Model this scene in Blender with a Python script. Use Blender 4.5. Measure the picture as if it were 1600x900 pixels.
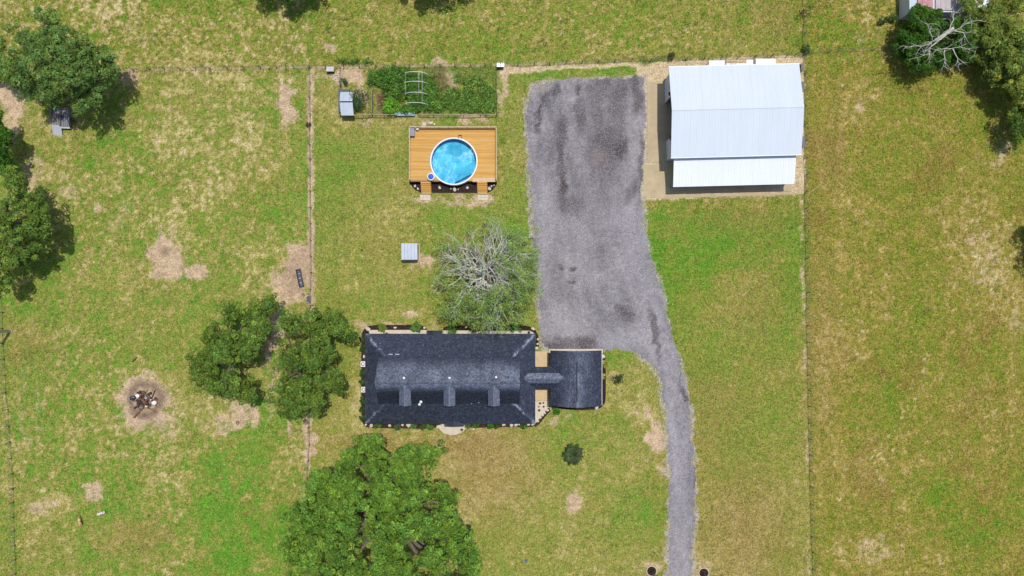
import bpy, math, random
import numpy as np
from mathutils import Vector, Matrix

random.seed(7)
rng = np.random.default_rng(11)
scene = bpy.context.scene
for o in list(bpy.data.objects):
    bpy.data.objects.remove(o, do_unlink=True)
COL = scene.collection

# ------------------------------------------------------------------ camera, sky, sun
CAM_H = 108.0
cam_data = bpy.data.cameras.new("camera")
cam = bpy.data.objects.new("camera", cam_data)
COL.objects.link(cam)
cam.location = (0, 0, CAM_H)
cam.rotation_euler = (0, 0, 0)
cam_data.sensor_width = 36
cam_data.lens = 36 * CAM_H / 160.0
cam_data.clip_end = 3000
cam_data.clip_start = 1
scene.camera = cam

SUN_DIR = Vector((0.13, 0.22, 1.0)).normalized()      # towards the sun
world = bpy.data.worlds.new("World")
scene.world = world
world.use_nodes = True
wn = world.node_tree.nodes
sky = wn.new("ShaderNodeTexSky")
sky.sky_type = 'NISHITA'
sky.sun_disc = False
sky.sun_elevation = math.asin(SUN_DIR.z)
sky.sun_rotation = math.atan2(SUN_DIR.x, SUN_DIR.y)
sky.air_density = 1.0
sky.dust_density = 1.5
world.node_tree.links.new(sky.outputs[0], wn["Background"].inputs[0])
wn["Background"].inputs[1].default_value = 0.125
sun_l = bpy.data.lights.new("sun", 'SUN')
sun_l.energy = 3.55
sun_l.angle = math.radians(0.6)
sun_l.color = (1.0, 0.965, 0.90)
sun = bpy.data.objects.new("sun", sun_l)
COL.objects.link(sun)
sun.rotation_euler = SUN_DIR.to_track_quat('Z', 'Y').to_euler()
sun.location = (20, 30, 80)

scene.view_settings.view_transform = 'Standard'
scene.view_settings.look = 'None'
scene.view_settings.exposure = 0.0
scene.view_settings.gamma = 1.0

# ------------------------------------------------------------------ helpers
KLIGHT = 1.55          # brightness a white horizontal surface gets; turns picture colours into albedos

def lin(c):
    c = np.asarray(c, dtype=float) / 255.0
    return np.where(c <= 0.04045, c / 12.92, ((c + 0.055) / 1.055) ** 2.4)

def alb(r, g, b):
    v = lin((r, g, b)) / KLIGHT
    return tuple(np.clip(v, 0.002, 0.86))

def P(px, py, h=0.0):
    """point at height h above the ground for a spot surveyed on the aerial plan (10 px = 1 m)"""
    k = 1 - h / CAM_H
    return Vector(((px - 800) / 10 * k, (450 - py) / 10 * k, h))

def _hash(ix, iy, seed):
    n = (ix.astype(np.int64) * 374761393 + iy.astype(np.int64) * 668265263 + seed * 1442695041) & 0xffffffff
    n = ((n ^ (n >> 13)) * 1274126177) & 0xffffffff
    n = (n ^ (n >> 16)) & 0xffffffff
    return n / 4294967295.0

def vnoise(x, y, seed=0):
    ix = np.floor(x); iy = np.floor(y)
    fx = x - ix; fy = y - iy
    fx = fx * fx * (3 - 2 * fx); fy = fy * fy * (3 - 2 * fy)
    a = _hash(ix, iy, seed); b = _hash(ix + 1, iy, seed)
    c = _hash(ix, iy + 1, seed); d = _hash(ix + 1, iy + 1, seed)
    return (a + (b - a) * fx) * (1 - fy) + (c + (d - c) * fx) * fy

def fbm(x, y, size, octv=4, seed=0, gain=0.55):
    """about -1..1, feature size in metres"""
    out = np.zeros_like(x); amp = 1.0; tot = 0
    fx = x / size; fy = y / size
    for k in range(octv):
        ca, sa = math.cos(0.7 * k + seed), math.sin(0.7 * k + seed)
        out += amp * (vnoise(fx * ca - fy * sa + 37 * k, fx * sa + fy * ca - 11 * k, seed * 31 + k) - 0.5)
        tot += amp; amp *= gain; fx = fx * 2.03; fy = fy * 2.03
    return out / tot * 2.6

def sstep(a, b, x):
    t = np.clip((x - a) / (b - a), 0, 1)
    return t * t * (3 - 2 * t)

def setp(o, label=None, cat=None, group=None, kind=None):
    if label: o['label'] = label
    if cat: o['category'] = cat
    if group: o['group'] = group
    if kind: o['kind'] = kind
    return o

def empty(name, loc, label, cat, group=None, rot=0.0):
    o = bpy.data.objects.new(name, None)
    o.empty_display_size = 0.5
    COL.objects.link(o)
    o.location = loc
    o.rotation_euler = (0, 0, rot)
    return setp(o, label, cat, group)

def link_mesh(name, me, parent=None, mat=None, loc=None):
    o = bpy.data.objects.new(name, me)
    COL.objects.link(o)
    if mat is not None and len(me.materials) == 0:
        me.materials.append(mat)
    if parent is not None: o.parent = parent
    if loc is not None: o.location = loc
    return o

def np_mesh(name, verts, faces, mat, face_cols=None, point_cols=None, smooth=False):
    verts = np.asarray(verts, dtype=np.float32); faces = np.asarray(faces, dtype=np.int32)
    me = bpy.data.meshes.new(name)
    me.vertices.add(len(verts)); me.vertices.foreach_set("co", verts.ravel())
    nf, k = faces.shape
    me.loops.add(nf * k); me.loops.foreach_set("vertex_index", faces.ravel())
    me.polygons.add(nf)
    me.polygons.foreach_set("loop_start", np.arange(0, nf * k, k, dtype=np.int32))
    me.polygons.foreach_set("loop_total", np.full(nf, k, dtype=np.int32))
    if smooth: me.polygons.foreach_set("use_smooth", np.ones(nf, dtype=bool))
    me.update(calc_edges=True)
    for cols, dom, n in ((face_cols, 'FACE', nf), (point_cols, 'POINT', len(verts))):
        if cols is not None:
            a = me.attributes.new("Col", 'FLOAT_COLOR', dom)
            c = np.ones((n, 4), dtype=np.float32); c[:, :3] = cols[:, :3]
            if cols.shape[1] == 4: c[:, 3] = cols[:, 3]
            a.data.foreach_set("color", c.ravel())
    if mat: me.materials.append(mat)
    return me

class MB:
    """collects simple shapes; build() links them as one mesh object"""
    def __init__(self): self.v = []; self.f = []; self.c = []; self.sm = []
    def add(self, vs, fs, col=None, smooth=False):
        n = len(self.v); self.v += [tuple(v) for v in vs]
        for f in fs:
            self.f.append(tuple(i + n for i in f)); self.c.append(col); self.sm.append(smooth)
        return self
    def box(self, x0, y0, z0, x1, y1, z1, rot=0, piv=None, col=None, taper=0.0):
        t = taper
        vs = [(x0, y0, z0), (x1, y0, z0), (x1, y1, z0), (x0, y1, z0),
              (x0 + t, y0 + t, z1), (x1 - t, y0 + t, z1), (x1 - t, y1 - t, z1), (x0 + t, y1 - t, z1)]
        if rot:
            cx, cy = piv if piv else ((x0 + x1) / 2, (y0 + y1) / 2)
            c, s = math.cos(rot), math.sin(rot)
            vs = [(cx + (x - cx) * c - (y - cy) * s, cy + (x - cx) * s + (y - cy) * c, z) for x, y, z in vs]
        return self.add(vs, [(0, 3, 2, 1), (4, 5, 6, 7), (0, 1, 5, 4), (1, 2, 6, 5), (2, 3, 7, 6), (3, 0, 4, 7)], col)
    def tube(self, pts, radii, sides=6, cap=True, col=None, smooth=True):
        pts = [Vector(p) for p in pts]
        if not hasattr(radii, '__len__'): radii = [radii] * len(pts)
        vs = []; fs = []
        ref = None
        for i, p in enumerate(pts):
            d = (pts[min(i + 1, len(pts) - 1)] - pts[max(i - 1, 0)])
            if d.length < 1e-9: d = Vector((0, 0, 1))
            d.normalize()
            if ref is None:
                ref = Vector((1, 0, 0)) if abs(d.x) < 0.9 else Vector((0, 1, 0))
            u = (ref - d * ref.dot(d))
            if u.length < 1e-5: u = d.orthogonal()
            u.normalize(); w = d.cross(u); ref = u
            for k in range(sides):
                a = 2 * math.pi * k / sides
                vs.append(p + (u * math.cos(a) + w * math.sin(a)) * radii[i])
        for i in range(len(pts) - 1):
            for k in range(sides):
                a, b = i * sides + k, i * sides + (k + 1) % sides
                fs.append((a, b, b + sides, a + sides))
        if cap:
            fs.append(tuple(reversed(range(sides)))); n = (len(pts) - 1) * sides
            fs.append(tuple(range(n, n + sides)))
        return self.add(vs, fs, col, smooth)
    def cyl(self, x, y, z0, z1, r0, r1=None, sides=14, col=None, smooth=True):
        r1 = r0 if r1 is None else r1
        return self.tube([(x, y, z0), (x, y, z1)], [r0, r1], sides, True, col, smooth)
    def lathe(self, x, y, prof, sides=24, col=None, smooth=True):
        vs = []; fs = []
        for r, z in prof:
            for k in range(sides):
                a = 2 * math.pi * k / sides
                vs.append((x + r * math.cos(a), y + r * math.sin(a), z))
        for i in range(len(prof) - 1):
            for k in range(sides):
                a, b = i * sides + k, i * sides + (k + 1) % sides
                fs.append((a, b, b + sides, a + sides))
        return self.add(vs, fs, col, smooth)
    def rock(self, x, y, z, rx, ry, rz, seed=0, col=None):
        r = random.Random(seed); vs = []; fs = []
        rings = [(-0.6, 0.7), (0.0, 1.0), (0.55, 0.8), (0.95, 0.35)]
        n = 7
        a0 = r.random() * 6
        for hz, rr in rings:
            for k in range(n):
                a = a0 + 2 * math.pi * k / n; q = rr * r.uniform(0.78, 1.18)
                vs.append((x + rx * q * math.cos(a), y + ry * q * math.sin(a), z + rz * (hz + r.uniform(-.12, .12))))
        vs.append((x, y, z + rz * 1.02)); vs.append((x, y, z - rz * 0.7))
        for i in range(3):
            for k in range(n):
                a, b = i * n + k, i * n + (k + 1) % n
                fs.append((a, b, b + n, a + n))
        for k in range(n):
            fs.append((3 * n + k, 3 * n + (k + 1) % n, 4 * n)); fs.append(((k + 1) % n, k, 4 * n + 1))
        return self.add(vs, fs, col)
    def mesh(self, name, mat):
        me = bpy.data.meshes.new(name)
        me.from_pydata(self.v, [], self.f)
        if any(self.sm): me.polygons.foreach_set("use_smooth", self.sm)
        if any(c is not None for c in self.c):
            a = me.attributes.new("Col", 'FLOAT_COLOR', 'FACE')
            a.data.foreach_set("color", np.array([list(c or (1, 1, 1)) + [1] for c in self.c], dtype=np.float32).ravel())
        me.update()
        if mat: me.materials.append(mat)
        return me
    def build(self, name, mat, parent=None, loc=None):
        o = link_mesh(name, self.mesh(name, mat), parent)
        if parent is None and loc is not None: o.location = loc
        return o

def local(parent, o, world_offset):
    """shift a part modelled in world metres into its thing's frame"""
    o.location = Vector(o.location) - Vector(world_offset)
    return o

# ------------------------------------------------------------------ materials
def new_mat(name):
    m = bpy.data.materials.new(name); m.use_nodes = True
    return m, m.node_tree.nodes, m.node_tree.links, m.node_tree.nodes["Principled BSDF"]

def tex_coord(n, l, kind='Object', scale=None):
    tc = n.new("ShaderNodeTexCoord")
    if scale is None: return tc.outputs[kind]
    mp = n.new("ShaderNodeMapping"); mp.inputs['Scale'].default_value = scale
    l.new(tc.outputs[kind], mp.inputs['Vector']); return mp.outputs[0]

def mat(name, col, rough=0.7, metal=0.0, size=0.6, amt=0.25, bump=0.0, bsize=None, spec=0.5, stretch=None, fine=0.0):
    m, n, l, b = new_mat(name)
    vec = tex_coord(n, l, 'Object', stretch or (1, 1, 1))
    no = n.new("ShaderNodeTexNoise"); no.inputs['Scale'].default_value = 1.0 / size
    no.inputs['Detail'].default_value = 6; no.inputs['Roughness'].default_value = 0.62
    l.new(vec, no.inputs['Vector'])
    mr = n.new("ShaderNodeMapRange"); mr.inputs[1].default_value = 0.3; mr.inputs[2].default_value = 0.7
    mr.inputs[3].default_value = 1 - amt; mr.inputs[4].default_value = 1 + amt * 0.6
    l.new(no.outputs[0], mr.inputs[0])
    mx = n.new("ShaderNodeVectorMath"); mx.operation = 'SCALE'
    mx.inputs[0].default_value = col[:3]
    l.new(mr.outputs[0], mx.inputs['Scale'])
    l.new(mx.outputs[0], b.inputs['Base Color'])
    b.inputs['Roughness'].default_value = rough; b.inputs['Metallic'].default_value = metal
    b.inputs['Specular IOR Level'].default_value = spec
    if bump:
        n2 = n.new("ShaderNodeTexNoise"); n2.inputs['Scale'].default_value = 1.0 / (bsize or size * 0.3)
        n2.inputs['Detail'].default_value = 4; l.new(vec, n2.inputs['Vector'])
        bp = n.new("ShaderNodeBump"); bp.inputs['Strength'].default_value = 0.7; bp.inputs['Distance'].default_value = bump
        l.new(n2.outputs[0], bp.inputs['Height']); l.new(bp.outputs[0], b.inputs['Normal'])
    return m

def mat_attr(name, rough=0.8, spec=0.3, size=0.3, amt=0.2, bump=0.0, trans=0.0, spec_tint=None):
    m, n, l, b = new_mat(name)
    at = n.new("ShaderNodeAttribute"); at.attribute_name = "Col"
    no = n.new("ShaderNodeTexNoise"); no.inputs['Scale'].default_value = 1.0 / size
    no.inputs['Detail'].default_value = 4
    l.new(tex_coord(n, l, 'Object'), no.inputs['Vector'])
    mr = n.new("ShaderNodeMapRange"); mr.inputs[1].default_value = 0.3; mr.inputs[2].default_value = 0.7
    mr.inputs[3].default_value = 1 - amt; mr.inputs[4].default_value = 1 + amt
    l.new(no.outputs[0], mr.inputs[0])
    mx = n.new("ShaderNodeVectorMath"); mx.operation = 'SCALE'
    l.new(at.outputs['Color'], mx.inputs[0]); l.new(mr.outputs[0], mx.inputs['Scale'])
    l.new(mx.outputs[0], b.inputs['Base Color'])
    b.inputs['Roughness'].default_value = rough; b.inputs['Specular IOR Level'].default_value = spec
    if bump:
        bp = n.new("ShaderNodeBump"); bp.inputs['Distance'].default_value = bump
        l.new(no.outputs[0], bp.inputs['Height']); l.new(bp.outputs[0], b.inputs['Normal'])
    if trans:
        out = n["Material Output"]; tr = n.new("ShaderNodeBsdfTranslucent"); ms = n.new("ShaderNodeMixShader")
        sc = n.new("ShaderNodeVectorMath"); sc.operation = 'MULTIPLY'; sc.inputs[1].default_value = (1.3, 1.4, 0.6)
        l.new(mx.outputs[0], sc.inputs[0]); l.new(sc.outputs[0], tr.inputs[0])
        ms.inputs[0].default_value = trans
        l.new(b.outputs[0], ms.inputs[1]); l.new(tr.outputs[0], ms.inputs[2]); l.new(ms.outputs[0], out.inputs['Surface'])
    return m

def mat_ground(name, fine=0.24, contrast=0.40, straw=(0.44, 0.39, 0.17), straw_amt=0.28, dark_amt=0.5, bump=0.05):
    m, n, l, b = new_mat(name)
    at = n.new("ShaderNodeAttribute"); at.attribute_name = "Col"
    vec = tex_coord(n, l, 'Object')
    def noise(sz, det=3, rough=0.6):
        t = n.new("ShaderNodeTexNoise"); t.inputs['Scale'].default_value = 1 / sz
        t.inputs['Detail'].default_value = det; t.inputs['Roughness'].default_value = rough
        l.new(vec, t.inputs['Vector']); return t.outputs[0]
    def ramp(src, a, bb, lo, hi):
        mr = n.new("ShaderNodeMapRange"); mr.inputs[1].default_value = a; mr.inputs[2].default_value = bb
        mr.inputs[3].default_value = lo; mr.inputs[4].default_value = hi; l.new(src, mr.inputs[0]); return mr.outputs[0]
    n1 = noise(fine, 4, 0.7); n2 = noise(fine * 3.3, 4, 0.65); n3 = noise(fine * 1.7, 3, 0.6)
    f1 = ramp(n1, 0.34, 0.66, 1 - contrast, 1 + contrast)
    f2 = ramp(n2, 0.35, 0.65, 1 - contrast * 0.45, 1 + contrast * 0.45)
    mu = n.new("ShaderNodeMath"); mu.operation = 'MULTIPLY'; l.new(f1, mu.inputs[0]); l.new(f2, mu.inputs[1])
    sc = n.new("ShaderNodeVectorMath"); sc.operation = 'SCALE'; l.new(at.outputs['Color'], sc.inputs[0]); l.new(mu.outputs[0], sc.inputs['Scale'])
    # straw flecks; how many depends on the dryness stored in alpha
    th = ramp(n3, 0.54, 0.60, 0.0, 1.0)
    am = n.new("ShaderNodeMath"); am.operation = 'MULTIPLY'; l.new(th, am.inputs[0]); l.new(at.outputs['Alpha'], am.inputs[1])
    am2 = n.new("ShaderNodeMath"); am2.operation = 'MULTIPLY'; l.new(am.outputs[0], am2.inputs[0]); am2.inputs[1].default_value = straw_amt
    mx = n.new("ShaderNodeMix"); mx.data_type = 'RGBA'; l.new(am2.outputs[0], mx.inputs[0])
    l.new(sc.outputs[0], mx.inputs[6]); mx.inputs[7].default_value = (*straw, 1)
    l.new(mx.outputs[2], b.inputs['Base Color'])
    b.inputs['Roughness'].default_value = 0.95; b.inputs['Specular IOR Level'].default_value = 0.1
    bp = n.new("ShaderNodeBump"); bp.inputs['Distance'].default_value = bump; bp.inputs['Strength'].default_value = 0.8
    l.new(n1, bp.inputs['Height']); l.new(bp.outputs[0], b.inputs['Normal'])
    return m

M = {}
M['ground'] = mat_ground('grass_and_soil')
M['gravel'] = mat_ground('grey_gravel', fine=0.13, contrast=0.36, straw=alb(215, 210, 214), straw_amt=0.4, bump=0.03)
M['mulch'] = mat('dark_mulch', alb(66, 50, 46), 0.95, size=0.12, amt=0.6, bump=0.05, bsize=0.07, spec=0.1)
M['concrete'] = mat('cream_concrete', alb(236, 222, 198), 0.85, size=0.9, amt=0.12, bump=0.004, bsize=0.05)
M['tan_concrete'] = mat('tan_concrete', alb(212, 192, 154), 0.9, size=1.6, amt=0.16, bump=0.004, bsize=0.05)
M['patio_tan'] = mat('tan_patio', alb(232, 204, 160), 0.85, size=0.9, amt=0.12, bump=0.004)
M['white_metal'] = mat('white_ribbed_metal', (0.55, 0.60, 0.66), 0.45, 0.0, size=2.4, amt=0.03, stretch=(1.6, 0.35, 1), spec=0.25)
M['white_metal2'] = mat('bright_white_metal', (0.69, 0.72, 0.78), 0.45, 0.0, size=2.4, amt=0.03, stretch=(1.6, 0.35, 1), spec=0.25)
M['galv'] = mat('galvanised_sheet', alb(205, 215, 230), 0.4, 0.1, size=0.8, amt=0.10)
M['white_paint'] = mat('white_paint', (0.74, 0.74, 0.72), 0.5, size=0.5, amt=0.08)
M['cream_wall'] = mat('cream_siding', (0.62, 0.58, 0.50), 0.7, size=0.8, amt=0.08, stretch=(1, 1, 6))
M['grey_wall'] = mat('pale_grey_wall', (0.50, 0.52, 0.54), 0.6, size=1.2, amt=0.08)
M['dark_metal'] = mat('dark_metal', (0.05, 0.055, 0.065), 0.45, 0.4, size=0.3, amt=0.3)
M['grey_metal'] = mat('grey_metal', (0.26, 0.27, 0.29), 0.5, 0.5, size=0.3, amt=0.3)
M['black_plastic'] = mat('black_plastic', (0.03, 0.035, 0.05), 0.5, size=0.2, amt=0.4)
M['glass'] = mat('window_glass', (0.05, 0.07, 0.09), 0.1, size=1, amt=0.1)
M['bark'] = mat('oak_bark', (0.16, 0.13, 0.10), 0.95, size=0.3, amt=0.4, bump=0.03, stretch=(1, 1, 0.4))
M['pale_bark'] = mat('lichen_covered_bark', (0.56, 0.57, 0.47), 0.95, size=0.25, amt=0.4, bump=0.02)
M['dead_wood'] = mat('bleached_dead_wood', (0.55, 0.52, 0.46), 0.9, size=0.25, amt=0.25, bump=0.01)
M['post_wood'] = mat('weathered_post_wood', (0.17, 0.14, 0.11), 0.9, size=0.2, amt=0.35, bump=0.01)
M['rail_wood'] = mat('pale_lumber', (0.48, 0.38, 0.24), 0.8, size=0.3, amt=0.25)
M['wire'] = mat('fence_wire', (0.16, 0.15, 0.14), 0.6, 0.3, size=0.3, amt=0.3)
M['shingle'] = mat_attr('roof_shingles', rough=0.85, spec=0.25, size=0.06, amt=0.55, bump=0.006)
M['leaf'] = mat_attr('leaves', rough=0.75, spec=0.08, size=0.25, amt=0.25, trans=0.2)
M['tuft'] = mat_attr('grass_blades', rough=0.8, spec=0.15, size=0.1, amt=0.15, trans=0.12)
M['chips'] = mat_attr('mixed_chips', rough=0.85, spec=0.2, size=0.05, amt=0.3)
M['charred'] = mat('charred_wood', (0.05, 0.035, 0.03), 0.95, size=0.15, amt=0.5, bump=0.02)
M['rust'] = mat('rusty_brown', (0.20, 0.09, 0.05), 0.85, size=0.15, amt=0.5)
M['rock'] = mat('pale_rock', alb(246, 232, 216), 0.9, size=0.2, amt=0.25, bump=0.02)
M['underlay'] = mat('dark_roof_deck', (0.03, 0.034, 0.045), 0.9, size=0.5, amt=0.2)

# ================================================================== THE GROUND
POLY_DRIVE = [(832,131),(862,125),(905,121),(960,120),(1006,120),(1009,150),(1009,200),(1006,250),(1003,300),(1006,340),(1013,380),
 (1025,425),(1038,470),(1050,515),(1062,560),(1072,600),(1079,645),(1083,700),(1087,760),(1087,805),(1083,850),(1079,930),(1076,1100),(1070,1350),(1036,1350),(1040,1100),
 (1043,930),(1044,860),(1044,800),(1046,740),(1043,690),(1041,655),(1037,622),(1029,590),(1016,567),(990,551),(962,545),
 (942,546),(920,550),(858,550),(846,540),(841,500),(839,440),(836,400),(833,360),(829,300),(825,250),(821,205),(824,165)]
POLY_YARD = [(780,108),(835,104),(998,97),(1060,94),(1257,86),(1258,303),(1200,306),(1100,308),(1040,313),(1003,311),(1004,120),(994,120),(994,104),(900,106),(830,114),(780,118)]

def pip(x, y, poly):
    inside = np.zeros(x.shape, dtype=bool)
    n = len(poly); j = n - 1
    for i in range(n):
        xi, yi = poly[i]; xj, yj = poly[j]
        c = ((yi > y) != (yj > y)) & (x < (xj - xi) * (y - yi) / ((yj - yi) or 1e-9) + xi)
        inside ^= c; j = i
    return inside

def ground_fields(X, Y):
    """returns albedo colour and dryness for world x, y arrays"""
    px = X * 10 + 800; py = 450 - Y * 10
    wx = fbm(X, Y, 1.6, 4, 3) * 14; wy = fbm(X, Y, 1.6, 4, 4) * 14      # ragged edges, px
    f1 = fbm(X, Y, 0.55, 3, 5)
    def blob(cx, cy, rx, ry, ang=0.0, soft=0.35, rag=1.0):
        a = math.radians(ang); qx = px + wx * rag * min(1, (rx + ry) / 50) - cx; qy = py + wy * rag * min(1, (rx + ry) / 50) - cy
        u = (qx * math.cos(a) + qy * math.sin(a)) / rx; v = (-qx * math.sin(a) + qy * math.cos(a)) / ry
        return sstep(1 + soft, 1 - soft, np.sqrt(u * u + v * v))
    left = sstep(492, 480, px + wx * 0.15)
    top = sstep(112, 100, py + wy * 0.12 + (px - 800) * 0.022)
    right = sstep(1250, 1262, px - (py - 300) * 0.02 + wx * 0.1)
    strip = sstep(1000, 1040, px) * (1 - right) * sstep(300, 320, py)
    topright = right * top
    # dryness: 0 lush green .. 1 straw
    big = fbm(X, Y, 9.0, 4, 11); mid = fbm(X, Y, 2.6, 4, 12); sm = fbm(X, Y, 0.9, 3, 13)
    d = 0.44 + 0.15 * big + 0.10 * mid + 0.05 * sm
    fl = fbm(X, Y, 0.45, 2, 15)
    fl2 = fbm(X, Y, 0.28, 2, 18)
    d += 0.08 * fl + 0.06 * fl2 + 0.04 * sm
    pastfade = 0.45 + 0.55 * sstep(-0.5, 0.5, fbm(X, Y, 12.0, 2, 19))
    d += left * (0.02 + (0.05 * mid + 0.15 * sm + 0.20 * fl + 0.12 * fl2) * pastfade + 0.03 * big)
    d += top * (0.02 + 0.06 * sm + 0.14 * fl + 0.10 * fl2)
    d += right * (0.06 + 0.05 * sm + 0.09 * fl + 0.05 * fl2)
    mow = np.sin(px / 5.2 + 1.2 * fbm(X, Y, 5.0, 2, 81)) * (0.5 + 0.5 * fbm(X, Y, 9.0, 2, 82))
    arc = np.sin(np.hypot(px - 1420, py - 250) / 4.2 + 0.8 * fbm(X, Y, 4.0, 2, 83)) * sstep(170, 120, np.hypot(px - 1400, py - 230))
    d += right * (1 - top) * (0.055 * mow + 0.05 * arc) + strip * 0.045 * mow
    # pale seed heads scattered in colonies over the right field
    colony = np.zeros_like(X)
    for cx, cy, rx, ry, w_ in [(1435,580,30,40,1),(1420,640,30,30,.8),(1360,735,22,34,1),(1400,690,26,20,.7),(1450,760,60,20,.7),(1500,470,90,30,.6),(1560,620,30,80,.5),(1310,820,30,60,.5),(1540,380,60,60,.7),(1330,500,60,40,.4),(1480,860,80,20,.6),(900,40,120,40,.6),(1060,50,80,30,.6),(640,40,120,40,.5),(460,60,110,40,.9),(330,30,80,30,.7),(250,70,60,20,.5)]:
        colony = np.maximum(colony, w_ * sstep(1.5, 0.4, np.hypot((px + wx - cx) / rx, (py + wy - cy) / ry)))
    fleck = sstep(0.45, 0.8, fbm(X, Y, 0.42, 2, 84) + 0.25 * fbm(X, Y, 1.6, 2, 85))
    d += 0.42 * fleck * colony + 0.12 * fleck
    # pale thatch flecks, thicker in some places than in others
    fk = sstep(0.62, 0.95, fbm(X, Y, 0.7, 3, 16) + 0.35 * fbm(X, Y, 6.0, 3, 17))
    d += 0.20 * fk * (1 - left * 0.6)
    d += strip * (-0.10 + 0.20 * sstep(420, 800, py))
    lush = [(190,250,70,45,.30),(95,240,40,26,.16),(400,830,75,110,.50),(330,800,60,50,.12),(440,330,40,60,.12),(700,345,90,26,.16),(1110,385,95,55,.32),
            (1080,330,60,20,.2),(1040,420,22,50,.25),(962,560,26,14,.34),(930,655,60,18,.32),(880,690,30,16,.15),(1018,790,24,60,.22),(1440,76,55,9,.5),(1375,598,36,44,.30),
            (1470,770,30,26,.28),(1530,820,60,40,.30),(1500,560,70,40,.10),(1450,400,60,40,.10),(1300,60,50,50,.16),(1490,720,50,60,.12),
            (620,560,28,50,.0),(60,560,30,40,.15),(130,600,60,60,.12),(60,690,40,60,.12),(120,830,60,30,.14),(230,770,70,50,.12),(500,230,30,60,.14),
            (660,395,40,22,.16),(560,470,50,30,.1),(690,470,40,40,.18),(840,120,40,7,.2),(930,108,70,6,.36),(930,108,100,9,.1),(740,380,60,40,.1),(1240,480,22,70,.16),
            (380,530,20,30,.2),(395,650,40,22,.3),(410,600,16,40,.35),(1130,580,30,70,.06),(1180,700,30,60,.08),(830,60,120,36,.1),(1000,30,80,30,.08),(540,96,40,7,.26),(575,98,16,6,.3)]
    lmod = 0.22 + 0.80 * sstep(-0.5, 0.6, fbm(X, Y, 1.4, 4, 86) + 0.6 * fbm(X, Y, 4.5, 3, 90))
    for cx, cy, rx, ry, s in lush: d -= s * blob(cx, cy, rx, ry, 0, 0.75) * lmod
    dry = [(265,270,40,90,.08),(330,180,80,60,.14),(385,210,30,28,.3),(340,100,90,50,.05),(760,745,80,65,.22),(720,700,50,26,.18),(860,800,60,60,.10),(940,730,90,40,.14),
           (1500,380,78,55,.17),(1560,430,60,70,.18),(1340,170,36,50,.24),(1300,250,40,90,.12),(1290,560,40,120,.14),(1400,860,90,30,.22),(1360,720,26,50,.12),
           (1170,850,60,70,.10),(1130,480,70,60,.12),(1220,400,26,60,.14),(1150,440,50,20,.12),(170,30,60,30,.10),(300,30,120,30,.10),(1020,60,70,20,.10),(560,640,26,22,.22),(560,590,12,60,.12),(990,650,60,16,.25),
           (640,500,90,20,.05),(620,420,70,90,.08),(600,680,120,9,.2),(1050,325,50,14,.32),(1180,320,80,12,.26),(520,170,26,50,.22),(470,60,60,30,.08),(150,700,60,30,.10),
           (170,560,90,40,.10),(60,520,60,30,.12),(830,460,16,14,.1),(330,360,110,100,.1),(230,870,40,26,.08),(1020,220,1,1,0)]
    dmod = 0.35 + 0.75 * sstep(-0.5, 0.6, fbm(X, Y, 0.9, 4, 87))
    for cx, cy, rx, ry, s in dry: d += s * blob(cx, cy, rx, ry, 0, 0.8) * dmod
    # colour ramps (picture colours, turned into albedos)
    stops = [0.0, 0.22, 0.42, 0.56, 0.70, 0.86, 1.0]
    pa = np.array([lin(c) for c in [(110,163,52),(127,161,58),(150,160,71),(169,162,83),(197,185,118),(222,205,146),(228,208,166)]]) / KLIGHT
    pb = np.array([lin(c) for c in [(110,153,42),(126,151,46),(144,149,53),(157,148,62),(179,158,82),(204,184,114),(224,206,160)]]) / KLIGHT
    dd = np.clip(d, 0, 1)
    ca = np.stack([np.interp(dd, stops, pa[:, k]) for k in range(3)], -1)
    cb = np.stack([np.interp(dd, stops, pb[:, k]) for k in range(3)], -1)
    wB = np.clip(right * 1.0 + top * 0.45 + strip * 0.35, 0, 1)[..., None]
    col = ca * (1 - wB) + cb * wB
    # darker weed tussocks
    dk = sstep(0.30, 0.62, fbm(X, Y, 0.5, 3, 88)) * (0.20 + 0.40 * sstep(0.0, 0.8, fbm(X, Y, 3.0, 3, 89)) + 0.30 * top)
    dk = np.clip(dk * 1.15, 0, .8)[..., None]
    col = col * (1 - dk) + lin((92, 112, 40)) / KLIGHT * dk
    # reddish brown thatch
    br = np.clip(sstep(0.15, 0.7, fbm(X, Y, 5.0, 4, 21)), 0, 1)[..., None] * (0.36 * right + 0.10)[..., None]
    col = col * (1 - br) + (lin((150, 122, 62)) / KLIGHT) * br
    for cx, cy, rx, ry, s in [(765,735,70,60,.6),(735,700,50,18,.7),(600,690,110,10,.5),(45,545,34,30,.4),(215,840,50,26,.45),(1160,830,60,90,.55),(1110,640,50,60,.3),(1180,480,40,50,.25),(1150,345,70,20,.3),(1285,540,24,160,.35),(1210,30,30,40,.3),(1300,240,26,60,.3)]:
        w = (s * blob(cx, cy, rx, ry, 0, 0.8))[..., None]
        col = col * (1 - w) + (lin((168, 140, 84)) / KLIGHT) * w
    # mowing / tyre lines in the right field (thin grass worn by wheels)
    # bare soil patches
    soil = np.zeros_like(X)
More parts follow.
